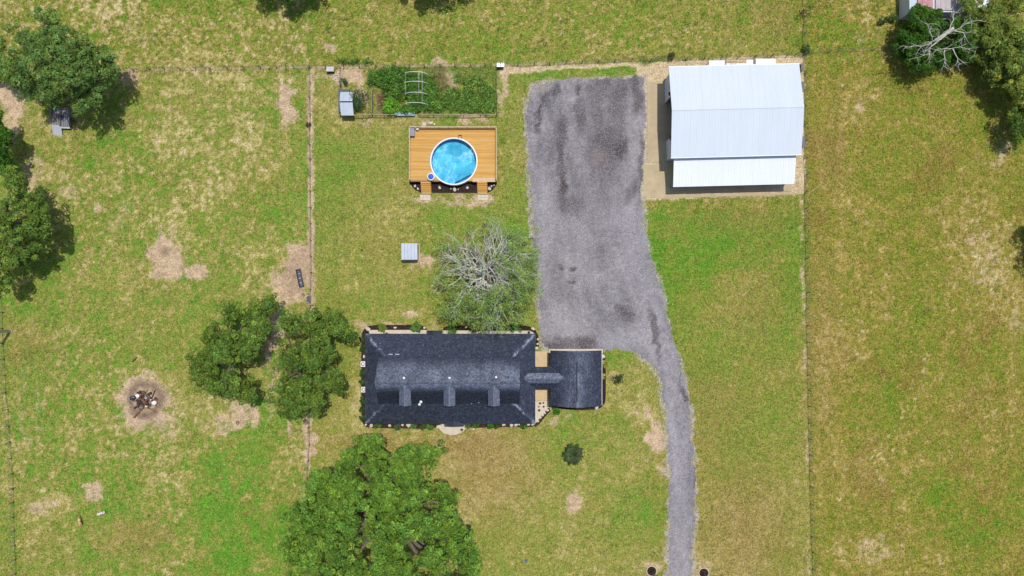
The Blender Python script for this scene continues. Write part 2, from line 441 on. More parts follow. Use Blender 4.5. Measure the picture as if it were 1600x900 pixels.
    for it in [(448,162,13,34,0,1),(205,122,22,14,0,.8),(22,150,22,44,-20,1),(16,200,12,30,0,.7),(262,400,28,38,-12,.95),(308,425,20,16,0,.9),(228,630,42,46,0,1),(268,660,20,24,0,.6),
               (465,425,26,46,12,1),(450,455,30,30,0,.85),(428,520,12,52,15,.9),(425,600,8,50,0,.5),(350,655,40,10,-10,.55),(375,645,16,22,20,.8),(1026,690,17,20,0,.95),(1018,655,10,32,-35,.8),(1035,735,12,9,0,.7),(900,785,13,16,0,.85),
               (642,490,12,9,0,.9),(664,410,22,9,0,.9),(683,450,10,9,0,.6),(518,76,10,8,20,.9),(145,770,18,18,40,.8),(55,795,14,9,0,.8),(82,786,14,10,0,.7),(600,510,40,7,0,.85),(568,525,7,16,0,.6),(695,312,60,7,0,.6),
               (664,312,16,9,0,.8),(754,312,16,9,0,.8),(740,185,30,6,0,.7),(662,186,50,4,0,.5),(784,140,7,42,0,.75),(790,110,12,9,0,.8),(545,120,22,14,0,.9),(566,150,10,16,-30,.8),(580,188,40,4,0,.5),(700,115,10,26,-30,.7),(682,100,14,10,0,.6),(556,640,8,20,0,.2),
               (1345,165,9,12,0,.6),(1525,372,20,8,-30,.5),(1545,405,10,28,20,.5),(1540,440,30,14,0,.45),(1590,500,10,24,0,.35),(1365,860,24,20,0,.4),(1300,320,1,1,0,0),(1565,235,14,30,10,.45),
               (50,270,12,30,0,.6),(105,300,14,8,0,.6),(155,325,10,8,0,.6),(190,335,12,24,30,.4),(1017,883,16,14,0,.6),(1100,890,16,14,0,.7),(478,660,4,30,0,.7),(484,690,5,46,0,1.15),(452,660,4,22,0,.9),(368,655,14,14,0,.8),(396,650,10,16,0,.9),(352,672,16,8,0,.7),(352,600,5,16,0,.9),(475,780,6,24,0,.6),(60,650,12,40,0,.35),
               (712,684,24,3,0,.4),(870,655,22,10,-20,.55),(50,690,20,16,0,.3),(1350,60,20,10,0,.3),(35,620,6,50,0,.3),(500,120,14,8,0,.5),(955,590,16,8,0,.3)]:
        cx, cy, rx, ry, an, s = it
        soil = np.maximum(soil, s * blob(cx, cy, rx, ry, an, 0.35))
    yard = pip(px + wx * 0.18, py + wy * 0.22, POLY_YARD).astype(float)
    ll = np.abs(px - (485.5 + (py - 105) * 0.004) + wx * 0.25)
    soil = np.maximum(soil, 0.9 * sstep(7.5, 2.5, ll) * (py > 105) * (py < 500))
    lr = np.abs(px - (1252.5 + (py - 300) * 0.021) + wx * 0.25)
    soil = np.maximum(soil, 0.62 * sstep(4.5, 1.5, lr) * (py > 305) * (py < 960) * (0.5 + 0.5 * sstep(-0.3, 0.3, fbm(X, Y, 4.0, 2, 77))))
    lw = np.abs(px - (6 + (py - 450) * 0.052) + wx * 0.2)
    ln = np.abs(py - (109.5 - (px - 190) * 0.0135) + wy * 0.2)
    soil = np.maximum(soil, 0.55 * sstep(4.5, 1.0, ln) * (px > 190) * (px < 990))
    brk = 0.9 * fbm(X, Y, 1.0, 4, 33) + 0.8 * f1 + 0.5 * fl2
    soil = np.where(soil > 0.02, np.clip(sstep(0.12, 0.88, soil + 0.70 * brk * (1 - 0.5 * soil)) * np.minimum(1, soil + 0.25), 0, 1), soil)
    sc = lin((216, 188, 154)) / KLIGHT
    var = fbm(X, Y, 1.2, 4, 31)[..., None]
    soilc = sc * (1 + 0.16 * var - 0.22 * sstep(.35, .7, fbm(X, Y, .5, 3, 92))[..., None])
    pink = blob(465, 430, 24, 34, 0, .6)[..., None] * 0.5
    soilc = soilc * (1 - pink) + lin((176, 146, 126)) / KLIGHT * pink
    pit = blob(228, 625, 30, 30, 0, 0.3, 0.3) - blob(228, 625, 19, 20, 0, 0.3, 0.3)
    pitd = np.clip(pit, 0, 1)[..., None] * 0.78 + blob(228, 628, 16, 16, 0, .5, .3)[..., None] * 0.4
    soilc = soilc * (1 - pitd) + lin((104, 82, 78)) / KLIGHT * pitd
    char = blob(256, 394, 7, 7, 0, .6)[..., None] * 0.6
    soilc = soilc * (1 - char) + lin((130, 105, 95)) / KLIGHT * char
    redn = blob(205, 122, 22, 14, 0, .6)[..., None] * 0.4
    soilc = soilc * (1 - redn) + lin((200, 160, 135)) / KLIGHT * redn
    s3 = soil[..., None]
    col = col * (1 - s3) + soilc * s3
    yc = lin((222, 198, 160)) / KLIGHT * (1 + 0.12 * fbm(X, Y, 2.2, 5, 41)[..., None] + 0.06 * f1[..., None])
    y3 = yard[..., None] * 0.95
    col = col * (1 - y3) + yc * y3
    # weeds on the fence lines
    for cx, cy, rx, ry, s in [(1030,92,30,5,.7),(1256,80,9,10,.7),(120,0,1,1,0)]:
        w = (s * blob(cx, cy, rx, ry, 0, 0.6))[..., None]
        col = col * (1 - w) + lin((96, 118, 50)) / KLIGHT * w
    # gravel spilled over the drive's margin
    dr = pip(px + wx * 0.5, py + wy * 0.5, [(800 + (a - 800) * 1.0 + (4 if (a > 1050 or (a > 995 and b < 500)) else -4), b) for a, b in POLY_DRIVE])
    g3 = (dr * (0.45 + 0.5 * sstep(-.2, .4, f1)))[..., None]
    col = col * (1 - g3) + lin((196, 186, 178)) / KLIGHT * g3
    gm = pip(px, py, POLY_GARDEN).astype(float)
    gg = gm * sstep(-0.5, 0.2, fbm(X, Y, 1.5, 4, 51)) * (px > 575)
    gcol = lin((104, 128, 56)) / KLIGHT * (1 + 0.25 * f1[..., None])
    col = col * (1 - 0.7 * gg[..., None]) + gcol * 0.7 * gg[..., None]
    gd = (blob(604, 160, 16, 24, 0, .5) * 1.1 + blob(690, 125, 12, 22, -30, .5) * 0.6)[..., None]
    gd = np.clip(gd, 0, 1)
    col = col * (1 - gd) + lin((116, 88, 70)) / KLIGHT * gd
    dryness = np.clip(0.25 + d * 0.9, 0, 1) * (1 - np.maximum(0.7 * soil, 0.95 * yard))
    bare = np.maximum(soil, yard)
    return np.clip(col, 0.01, 0.8), dryness, bare, d

POLY_GARDEN = [(533,107),(775,104),(775,179),(535,182)]

STEP = 0.2
gx = np.concatenate([np.linspace(-700, -130, 20)[:-1], np.arange(-130, -84, 0.8), np.arange(-84, 84.01, STEP), np.arange(84.8, 130, .8), np.linspace(130, 700, 20)])
gy = np.concatenate([np.linspace(-700, -100, 20)[:-1], np.arange(-100, -48, 0.8), np.arange(-48, 49.01, STEP), np.arange(49.8, 100, .8), np.linspace(100, 700, 20)])
GX, GY = np.meshgrid(gx, gy)
gcol, gdry, gbare, gd = ground_fields(GX, GY)
farw = sstep(95, 135, np.maximum(np.abs(GX), np.abs(GY) * 1.25))[..., None]      # beyond the surveyed plan: plain pasture colour
gcol = gcol * (1 - farw) + (lin((148, 154, 66)) / KLIGHT) * farw
gz = -0.03 * (0.5 + 0.5 * np.clip(fbm(GX, GY, 2.0, 3, 61), -1, 1))
gv = np.stack([GX, GY, gz], -1).reshape(-1, 3)
ny, nx = GX.shape
ii = (np.arange(ny - 1)[:, None] * nx + np.arange(nx - 1)[None, :]).ravel()
gf = np.stack([ii, ii + 1, ii + nx + 1, ii + nx], -1)
gc4 = np.concatenate([gcol, gdry[..., None]], -1).reshape(-1, 4)
ground = link_mesh('ground', np_mesh('ground', gv, gf, M['ground'], point_cols=gc4, smooth=True))
setp(ground, kind='structure')

def sample_ground(x, y):
    i = np.clip(np.searchsorted(gx, x), 0, nx - 1); j = np.clip(np.searchsorted(gy, y), 0, ny - 1)
    return gcol[j, i], gbare[j, i], gd[j, i]

# ---- driveway: a gravel sheet with a ragged edge
def drive_mesh():
    s = 0.2
    xs = np.arange(1.4, 30.0, s); ys = np.arange(-90, 34, s)
    X, Y = np.meshgrid(xs, ys)
    wx = fbm(X, Y, 0.9, 4, 71) * 5; wy = fbm(X, Y, 0.9, 4, 72) * 5
    px = X * 10 + 800; py = 450 - Y * 10
    ins = pip(px + wx, py + wy, POLY_DRIVE)
    keep = ins[:-1, :-1] & ins[1:, 1:] & ins[1:, :-1] & ins[:-1, 1:]
    n1 = X.shape[1]
    idx = (np.arange(X.shape[0] - 1)[:, None] * n1 + np.arange(n1 - 1)[None, :])[keep]
    f = np.stack([idx, idx + 1, idx + n1 + 1, idx + n1], -1)
    jx = (rng.random(X.shape) - .5) * s * 0.7; jy = (rng.random(X.shape) - .5) * s * 0.7
    z = 0.03 + 0.02 * fbm(X, Y, 1.5, 3, 73)
    def blob(cx, cy, rx, ry, ang=0, soft=.5):
        a = math.radians(ang); qx = px + wx * 1.2 - cx; qy = py + wy * 1.2 - cy
        u = (qx * math.cos(a) + qy * math.sin(a)) / rx; v = (-qx * math.sin(a) + qy * math.cos(a)) / ry
        return sstep(1 + soft, 1 - soft, np.sqrt(u * u + v * v))
    base = lin((156, 151, 155)) / KLIGHT
    streak = fbm(X * 1.0 + 0.15 * Y, Y * 0.25, 1.3, 4, 74)      # runs along the drive
    patch = fbm(X, Y, 3.5, 4, 75); fine = fbm(X, Y, 0.4, 2, 76)
    rut = np.zeros_like(X)
    for path in ([(862,150),(866,300),(880,420),(930,500),(1000,530),(1040,590),(1055,680),(1058,900)],[(895,140),(892,300),(905,420),(950,480),(1015,520),(1052,580),(1069,680),(1071,900)],[(950,130),(945,300),(960,400),(995,470),(1030,540),(1050,600)],[(980,130),(972,300),(985,400),(1015,460),(1045,530),(1064,600)]):
        for (xa, ya), (xb, yb) in zip(path[:-1], path[1:]):
            t_ = np.clip(((px - xa) * (xb - xa) + (py - ya) * (yb - ya)) / ((xb - xa) ** 2 + (yb - ya) ** 2), 0, 1)
            dd_ = np.hypot(px + wx * .8 - xa - t_ * (xb - xa), py + wy * .8 - ya - t_ * (yb - ya))
            rut = np.maximum(rut, np.exp(-(dd_ / 4.0) ** 2))
    rough_up = sstep(330, 180, py)
    val = 1 + (0.24 + .14 * rough_up) * streak + (0.18 + .16 * rough_up) * patch + 0.14 * fine - .08 * rough_up + 0.13 * fbm(X, Y, 0.9, 3, 78) + 0.15 * rut * sstep(300, 420, py)
    val = np.clip(val, .55, 1.5)
    c = base * val[..., None]
    dark = [(846,165,3.2,28,28,.72),(842,190,4,16,15,.7),(868,142,6,12,10,.45),(903,141,5,10,0,.5),(905,180,9,30,0,.35),(965,180,14,60,5,.35),(995,150,7,30,0,.4),(877,250,6,70,0,.42),(880,290,6,12,0,.55),
            (945,140,40,18,0,.25),(950,240,22,40,0,.3),(930,200,20,60,0,.2),(970,232,8,14,30,.55),(890,320,20,14,0,.3),(930,300,50,40,0,.14),(1000,250,4,50,0,.4),(975,490,16,10,20,.45),(1022,510,4.5,34,-12,.45),(1030,545,5,18,-12,.35),(876,420,4,3,0,.6),(895,421,5,3,0,.65),(893,440,6,3,0,.6),
            (917,536,16,12,0,.6),(880,538,34,9,0,.4),(860,545,20,8,0,.4),(1068,618,3.5,11,-25,.55),(1062,600,3,12,-20,.3),(905,460,40,20,0,.12),(870,400,10,60,0,.12),(985,300,8,20,20,.3),(925,380,30,40,0,.1),(1085,700,2,80,0,.3)]
    for cx, cy, rx, ry, an, s_ in dark:
        w = (min(.85, s_ * 1.6) * blob(cx, cy, rx, ry, an))[..., None]
        c = c * (1 - w) + lin((84, 76, 78)) / KLIGHT * w
    light = [(840,135,18,8,0,.5,(190,176,160)),(955,340,40,30,0,.2,(176,170,178)),(985,390,14,90,-12,.3,(180,174,182)),(860,360,14,100,0,.25,(174,168,176)),(990,205,8,30,0,.2,(172,160,150)),
             (960,530,30,12,10,.35,(180,178,184)),(1045,600,5,60,-8,.3,(182,176,184)),(1062,800,10,120,0,.3,(178,172,180)),(1064,860,4,60,0,.35,(158,158,140)),(870,500,30,14,0,.3,(180,172,170)),(935,245,10,14,0,.3,(180,160,150))]
    for cx, cy, rx, ry, an, s_, cc in light:
        w = (s_ * blob(cx, cy, rx, ry, an, .7))[..., None]
        c = c * (1 - w) + lin(cc) / KLIGHT * w
    v = np.stack([X + jx, Y + jy, z], -1).reshape(-1, 3)
    used = np.unique(f); remap = np.full(len(v), -1); remap[used] = np.arange(len(used))
    c4 = np.concatenate([c, np.full(X.shape + (1,), 0.6)], -1).reshape(-1, 4)[used]
    return np_mesh('driveway', v[used], remap[f], M['gravel'], point_cols=c4, smooth=True), ins, xs, ys, c
dm, drive_ins, dxs, dys, drive_c = drive_mesh()
driveway = setp(link_mesh('driveway', dm), kind='structure')

# rectangles (plan metres) on which no grass grows: x0, y0, x1, y1
NOGRASS = [(-22.6, -20.9, 3.7, -6.6), (3.0, -18.3, 14.0, -9.5), (24.0, 15.0, 43.3, 33.3), (-15.9, 16.4, -2.3, 24.9), (21.0, 15.5, 25.0, 32.2)]
def blocked(x, y):
    b = np.zeros(x.shape, bool)
    for x0, y0, x1, y1 in NOGRASS: b |= (x > x0) & (x < x1) & (y > y0) & (y < y1)
    i = np.clip(((x - dxs[0]) / 0.2 + .5).astype(int), 0, len(dxs) - 1); j = np.clip(((y - dys[0]) / 0.2 + .5).astype(int), 0, len(dys) - 1)
    b |= drive_ins[j, i] & (x > dxs[0]) & (x < dxs[-1]) & (y > dys[0]) & (y < dys[-1])
    for poly in BEDS: b |= pip(x * 10 + 800, 450 - y * 10, poly)
    return b

# mulch bed outlines on the plan
BED_BACK = [(569,541),(565,530),(565,521),(569,514),(577,509),(590,507.5),(650,507.5),(660,509),(667,514),(669,517),(669,522),(571,522)]
BED_WEST = [(565,520),(571.5,520),(571.5,662),(575,668),(570,666),(565.5,659),(564.5,640),(564.5,560)]
BED_FRONT_A = [(569,661),(690,661),(686,667),(670,670),(640,669.5),(600,669),(578,668.5),(572,666)]
BED_FRONT_B = [(724,661),(836,661),(835,665),(829,667.5),(800,667),(770,668),(740,668.5),(728,667)]
BED_BACK_E = [(692,516),(693,512),(700,508.5),(760,508),(815,508),(828,510),(837,516),(841,525),(842,540),(839,546),(835.5,543),(837,528),(834,520),(828,516.5),(800,516)]
BED_CURVE = [(835,664),(843,655),(850,645),(857,638),(862,636),(866,636.5),(862,641),(855,647),(848,656),(841,664),(836,667.5)]
BED_EAST = [(936,548),(942,549),(945.5,556),(946.5,570),(946.5,620),(945,630),(939,637),(930,640),(900,641),(876,639),(862,636),(862,630),(938,630),(938,552)]
BED_POOL = [(640,284),(640,287),(648,296),(657,301),(700,301.5),(746,301.5),(762,301.5),(770,297),(776.5,288),(776.5,284)]
BEDS = [BED_BACK, BED_WEST, BED_FRONT_A, BED_FRONT_B, BED_BACK_E, BED_CURVE, BED_EAST, BED_POOL]

# ---- grass tufts: one object of small blades, coloured from the ground they grow on
def tufts(n):
    x = rng.uniform(-81, 81, n); y = rng.uniform(-46, 46, n)
    c, bare, d = sample_ground(x, y)
    clump = vnoise(x / 0.35, y / 0.35, 91)
    keep = (rng.random(n) > bare * 1.05) & (clump + rng.random(n) * 0.5 > 0.45) & ~blocked(x, y)
    x, y, c, d = x[keep], y[keep], c[keep], d[keep]
    n = len(x)
    a = rng.uniform(0, 2 * np.pi, n); ln = rng.uniform(0.08, 0.30, n); w = rng.uniform(0.04, 0.10, n)
    up = rng.uniform(0.04, 0.15, n)
    dx, dy = np.cos(a), np.sin(a)
    v0 = np.stack([x - dy * w, y + dx * w, np.full(n, -0.02)], -1)
    v1 = np.stack([x + dy * w, y - dx * w, np.full(n, -0.02)], -1)
    v2 = np.stack([x + dx * ln, y + dy * ln, up], -1)
    v = np.stack([v0, v1, v2], 1).reshape(-1, 3)
    f = np.arange(3 * n).reshape(-1, 3)
    br = rng.lognormal(0.03, 0.33, n)[:, None]
    col = c * br
    straw = (rng.random(n) < np.clip(0.07 + 0.35 * (d - 0.35), 0.02, 0.4))[:, None]
    col = np.where(straw, lin((214, 204, 128)) / KLIGHT * rng.uniform(.7, 1.1, n)[:, None], col)
    return np_mesh('grass_tufts', v, f, M['tuft'], face_cols=np.clip(col, .01, .7))
setp(link_mesh('grass_tufts', tufts(520000)), 'short patchy pasture grass covering the fields and the lawn', 'grass', kind='stuff')

def scatter_chips(name, poly, n, size, base, parent=None, z=0.05, var=0.3):
    xs = [p[0] for p in poly]; ys = [p[1] for p in poly]
    px = rng.uniform(min(xs), max(xs), n); py = rng.uniform(min(ys), max(ys), n)
    k = pip(px, py, poly); px, py = px[k], py[k]; n = len(px)
    x = (px - 800) / 10; y = (450 - py) / 10
    a = rng.uniform(0, 6.28, n); s = rng.uniform(size * .5, size, n)
    t = []
    for q in range(3):
        aa = a + q * 2.1 + rng.uniform(-.3, .3, n)
        t.append(np.stack([x + np.cos(aa) * s, y + np.sin(aa) * s, np.full(n, z - 0.02)], -1))
    t.append(np.stack([x, y, z + s * 0.8], -1))
    v = np.stack(t, 1).reshape(-1, 3)
    b = np.arange(n)[:, None] * 4
    f = np.concatenate([b + np.array([[0, 1, 3]]), b + np.array([[1, 2, 3]]), b + np.array([[2, 0, 3]])])
    c = np.asarray(base)[None] * rng.lognormal(0, var, n)[:, None]
    return np_mesh(name, v, f, M['chips'], face_cols=np.clip(np.concatenate([c, c, c]), .01, .8))

setp(link_mesh('gravel_stones', scatter_chips('gravel_stones', POLY_DRIVE, 110000, 0.055, lin((166, 160, 166)) / KLIGHT, z=0.05, var=0.42)),
     'loose grey gravel stones strewn over the driveway', 'gravel', kind='stuff')

def flat_poly(name, poly, z0, z1, m, kind='structure', parent=None):
    """slab with vertical sides from a plan outline"""
    pts = [((a - 800) / 10, (450 - b) / 10) for a, b in poly]
    n = len(pts)
    area = sum(pts[i][0] * pts[(i + 1) % n][1] - pts[(i + 1) % n][0] * pts[i][1] for i in range(n))
    if area < 0: pts.reverse()
    me = bpy.data.meshes.new(name)
    me.from_pydata([(x, y, z0) for x, y in pts] + [(x, y, z1) for x, y in pts], [],
                   [tuple(range(n, 2 * n))] + [(i, (i + 1) % n, n + (i + 1) % n, n + i) for i in range(n)])
    me.materials.append(m)
    o = link_mesh(name, me, parent)
    if kind: o['kind'] = kind
    return o

bed_names = ['back', 'west', 'front', 'front', 'back', 'curved', 'east', 'pool']
for k, b in enumerate(BEDS):
    flat_poly('mulch_bed', b, -0.02, 0.035 + 0.004 * (k % 4), M['mulch'])
    ch = link_mesh('mulch_chips', scatter_chips('mulch_chips', b, 2600, 0.07, (0.045, 0.03, 0.025), z=0.06, var=0.5))
    setp(ch, 'dark mulch chips spread over the ' + ['bed behind the west half of the house', 'strip along the west wall', 'bed left of the front stoop',
         'bed right of the front stoop', 'bed behind the east half of the house', 'curved bed beside the breezeway patio', 'bed around the garage', 'bed in front of the pool deck'][k], 'mulch', kind='stuff')

# slabs and walks
flat_poly('back_patio', [(577,516.5),(580,515.5),(669,515.5),(669,526),(577,526)], -0.02, 0.08, M['concrete'])
flat_poly('back_walk', [(693,516.5),(828,516.8),(834,520),(836,528),(835.8,543),(833,548),(830,526),(693,526)], -0.02, 0.084, M['concrete'])
flat_poly('front_stoop', [(684,664),(730,664),(728,670),(722,675),(712,679.5),(704,679.5),(694,677),(687,671)], -0.02, 0.10, M['concrete'])
flat_poly('breezeway_patio', [(832,549),(857,549),(857,575),(832,575)], -0.02, 0.10, M['patio_tan'])
flat_poly('side_patio', [(832,605),(857,605),(857,626),(832,626)], -0.02, 0.10, M['patio_tan'])
flat_poly('side_walk', [(832,626.4),(857,626.4),(857,636.5),(850,644),(843,653),(835,663),(832,664)], -0.02, 0.09, M['concrete'])
flat_poly('garage_apron', [(858,545.5),(942,545.5),(942,552),(858,552)], -0.02, 0.06, M['concrete'])
flat_poly('barn_walk', [(1011,128),(1041,127),(1044,252),(1012,254)], -0.02, 0.05, M['tan_concrete'])
flat_poly('barn_apron', [(1005,257),(1036,257),(1039,304.5),(1238,300.5),(1238,304),(1100,308),(1042,310),(1006,308)], -0.02, 0.045, M['tan_concrete'])
flat_poly('barn_slab', [(1040,118),(1232,113),(1236,299),(1042,303),(1036,290),(1040,254)], -0.02, 0.07, M['tan_concrete'])

# ================================================================== SHINGLES
def shingle_plane(corners, course=0.145, tab=0.20, wear_and_light=None, tint=1.0):
    """convex roof polygon (world points, first edge = eave); returns verts, quads, colours of overlapping shingle tabs"""
    pts = [Vector(p) for p in corners]
    u = (pts[1] - pts[0]).normalized()
    nrm = (pts[1] - pts[0]).cross(pts[-1] - pts[0]).normalized()
    if nrm.z < 0: nrm = -nrm
    v = nrm.cross(u).normalized()
    if v.z < 0: v = -v
    uv = [((p - pts[0]).dot(u), (p - pts[0]).dot(v)) for p in pts]
    vmax = max(q[1] for q in uv)
    V = []; F = []; C = []
    base = lin((63, 70, 88)) / KLIGHT * tint; j = 0; vv = 0.0
    while vv < vmax - 0.03:
        v1 = min(vv + course, vmax); vm = (vv + v1) / 2
        xs = []
        for i in range(len(uv)):
            (ua, va), (ub, vb) = uv[i], uv[(i + 1) % len(uv)]
            if (va > vm) != (vb > vm): xs.append(ua + (ub - ua) * (vm - va) / (vb - va))
        if len(xs) >= 2:
            lo, hi = min(xs), max(xs)
            uu = lo - random.random() * tab
            while uu < hi:
                w = tab * random.uniform(0.7, 1.3)
                a, b = max(uu, lo), min(uu + w - 0.008, hi)
                if b - a > 0.02:
                    h0 = 0.030 + random.random() * 0.014; h1 = 0.006
                    top = min(v1 + 0.03, vmax)
                    q = [(a, vv, h0), (b, vv, h0), (b, top, h1), (a, top, h1), (a, vv, 0.004), (b, vv, 0.004)]
                    n0 = len(V)
                    V += [tuple(pts[0] + u * s + v * t + nrm * h) for s, t, h in q]
                    F += [(n0, n0 + 1, n0 + 2, n0 + 3), (n0 + 4, n0 + 5, n0 + 1, n0)]
                    k = math.exp(random.gauss(0, 0.25))
                    c = base * k
                    if random.random() < 0.07: c = c * 1.7
                    if wear_and_light is not None:  # paler tabs: worn granules, plus light painted into the main ridge band
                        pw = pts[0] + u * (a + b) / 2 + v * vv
                        dw = wear_and_light(pw)
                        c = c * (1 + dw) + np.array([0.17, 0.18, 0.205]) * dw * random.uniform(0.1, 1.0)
                    C += [c, c * 0.8]
                uu += w
        vv += course; j += 1
    return V, F, C

def shingles(name, planes, parent):
    V = []; F = []; C = []
    for cor, kw in planes:
        v, f, c = shingle_plane(cor, **kw)
        n = len(V); V += v; F += [tuple(i + n for i in q) for q in f]; C += c
    o = link_mesh(name, np_mesh(name, V, F, M['shingle'], face_cols=np.clip(np.array(C), .005, .6)), parent)
    o['kind'] = 'stuff'
    return o

def solid(name, faces_pts, thick, m, parent=None):
    """roof sheets with real thickness: each polygon is extruded straight down"""
    mb = MB()
    for pts in faces_pts:
        n = len(pts); top = [tuple(p) for p in pts]; bot = [(p[0], p[1], p[2] - thick) for p in top]
        mb.add(top + bot, [tuple(range(n)), tuple(reversed(range(n, 2 * n)))] + [(i, i + n, (i + 1) % n + n, (i + 1) % n) for i in range(n)])
    return mb.build(name, m, parent)

# ================================================================== THE HOUSE
house = empty('house', (0, 0, 0), 'long dark shingled house with three front dormers and a hipped lower roof', 'house')
XL, XR, YB, YF = -22.3, 3.5, -7.0, -20.6            # eaves
IX0, IX1, IYB, IYF = -18.95, 0.15, -10.3, -17.3      # where the pitch changes
RY = -13.8; HE, HB, HR = 2.85, 4.5, 7.4
def wear_light_main(p):
    # worn granules and painted light along the ridge, strongest on the shaded slope, streaks on the hips
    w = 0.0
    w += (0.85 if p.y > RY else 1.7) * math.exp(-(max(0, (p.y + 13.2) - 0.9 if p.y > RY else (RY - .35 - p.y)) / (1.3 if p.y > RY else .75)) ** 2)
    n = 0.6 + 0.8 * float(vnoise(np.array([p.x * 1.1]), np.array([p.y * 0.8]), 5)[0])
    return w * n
def dust_hip(p):
    dx = min(abs(p.x - XL), abs(p.x - XR)); dy = min(abs(p.y - YB), abs(p.y - YF))
    t = abs(dx - dy)
    w = 1.1 * math.exp(-(t / 0.33) ** 2)
    n = float(vnoise(np.array([p.x * 2.3]), np.array([p.y * 2.3]), 6)[0])
    return w * (1.5 if n > 0.55 else 0.25) + 0.12 * n
A, B_, C_, D_ = (XL, YF, HE), (XR, YF, HE), (XR, YB, HE), (XL, YB, HE)
a_, b_, c_, d_ = (IX0, IYF, HB), (IX1, IYF, HB), (IX1, IYB, HB), (IX0, IYB, HB)
GX0, GX1 = -20.0, 1.15
ge = [(GX0, IYF, HB + .04), (GX1, IYF, HB + .04), (GX1, RY, HR), (GX0, RY, HR), (GX1, IYB, HB + .04), (GX0, IYB, HB + .04)]
roof = solid('roof', [(A, B_, b_, a_), (B_, C_, c_, b_), (C_, D_, d_, c_), (D_, A, a_, d_)], 0.12, M['underlay'], house)
solid('upper_roof', [(ge[0], ge[1], ge[2], ge[3]), (ge[3], ge[2], ge[4], ge[5])], 0.10, M['underlay'], house)
shingles('shingles', [((A, B_, b_, a_), dict(wear_and_light=dust_hip)), ((B_, C_, c_, b_), dict(wear_and_light=dust_hip)), ((C_, D_, d_, c_), dict(wear_and_light=dust_hip)), ((D_, A, a_, d_), dict(wear_and_light=dust_hip))], roof)
uro = bpy.data.objects['upper_roof']
shingles('shingles', [((ge[0], ge[1], ge[2], ge[3]), dict(wear_and_light=wear_light_main)), ((ge[4], ge[5], ge[3], ge[2]), dict(wear_and_light=wear_light_main))], uro)
mb = MB(); x = GX0
while x < GX1 - 0.1:                                   # ridge caps
    z = HR + 0.05; s = 0.15
    mb.add([(x, RY - s, z - 0.07), (x + .3, RY - s, z - 0.09), (x + .3, RY, z), (x, RY, z + .02), (x, RY + s, z - 0.07), (x + .3, RY + s, z - 0.09)],
           [(0, 1, 2, 3), (3, 2, 5, 4), (0, 3, 4)], tuple(np.array([0.075, 0.085, 0.11]) * random.uniform(.7, 1.5)))
    x += 0.29
mb.build('ridge_cap', M['shingle'], house)
# gable end walls, house walls, fascia, porch
for gxx in (IX0 + .02, IX1 - .02 - .1):
    mb = MB(); mb.add([(gxx, IYF + .1, HB - .15), (gxx + .1, IYF + .1, HB - .15), (gxx + .1, IYB - .1, HB - .15), (gxx, IYB - .1, HB - .15), (gxx, RY, HR - .2), (gxx + .1, RY, HR - .2)],
           [(0, 3, 4), (1, 5, 2), (0, 4, 5, 1), (3, 2, 5, 4)])
    mb.build('gable_wall', M['cream_wall'], house)
MB().box(-20.9, -18.7, 0, 2.3, -8.6, HE + 0.2).build('wall', M['cream_wall'], house)
MB().box(XL + .1, YF + .1, 0, XR - .1, YB - .1, 0.13).build('porch_floor', M['concrete'], house)
mb = MB()
for x0, y0, x1, y1 in [(XL - .05, YF - .05, XR + .05, YF), (XL - .05, YB, XR + .05, YB + .05), (XL - .05, YF + .003, XL, YB - .003), (XR, YF + .003, XR + .05, YB - .003)]:
    mb.box(x0, y0, HE - .22, x1, y1, HE - .02)
mb.build('fascia', M['dark_metal'], house)
colm = MB().box(-.1, -.1, 0.13, .1, .1, HE - .15).mesh('porch_column', M['white_paint'])
for k in range(8):
    for yy in (YF + .35, YB - .35):
        link_mesh('porch_column', colm, house, loc=(XL + .5 + k * 3.54, yy, 0))
def window(x, y, z, w, h, parent, ax='x', name='window'):
    """window in a wall facing along y (ax='x') or along x (ax='y')"""
    mb = MB()
    f = 0.07
    def bx(a0, z0, a1, z1, d0, d1, mbx):
        if ax == 'x': mbx.box(x + a0, y + d0, z + z0, x + a1, y + d1, z + z1)
        else: mbx.box(x + d0, y + a0, z + z0, x + d1, y + a1, z + z1)
    for a0, z0, a1, z1 in [(-w/2-f, -f, w/2+f, 0), (-w/2-f, h, w/2+f, h+f), (-w/2-f, 0, -w/2, h), (w/2, 0, w/2+f, h), (-.02, 0, .02, h)]:
        bx(a0, z0, a1, z1, -.06, .06, mb)
    o = mb.build(name, M['white_paint'], parent)
    g = MB(); bx(-w/2, 0, w/2, h, -.025, .025, g); g.build('pane', M['glass'], o)
    return o
for wx_ in (-18.5, -15.7, -12.4, -6.0, -2.7, 0.4):
    window(wx_, -18.7, 0.9, 1.0, 1.3, house)
for wx_ in (-18.0, -14.0, -6.5, -2.0):
    window(wx_, -8.6, 0.9, 1.0, 1.3, house)
d = MB().box(-9.75, -18.76, .13, -8.7, -18.68, 2.25).build('door', M['rust'], house)
MB().box(-8.86, -18.80, 1.1, -8.80, -18.755, 1.2).build('handle', M['grey_metal'], d)
d = MB().box(-10.8, -8.62, .13, -9.8, -8.55, 2.25).build('door', M['white_paint'], house)
MB().box(-9.95, -8.56, 1.1, -9.9, -8.5, 1.2).build('handle', M['grey_metal'], d)
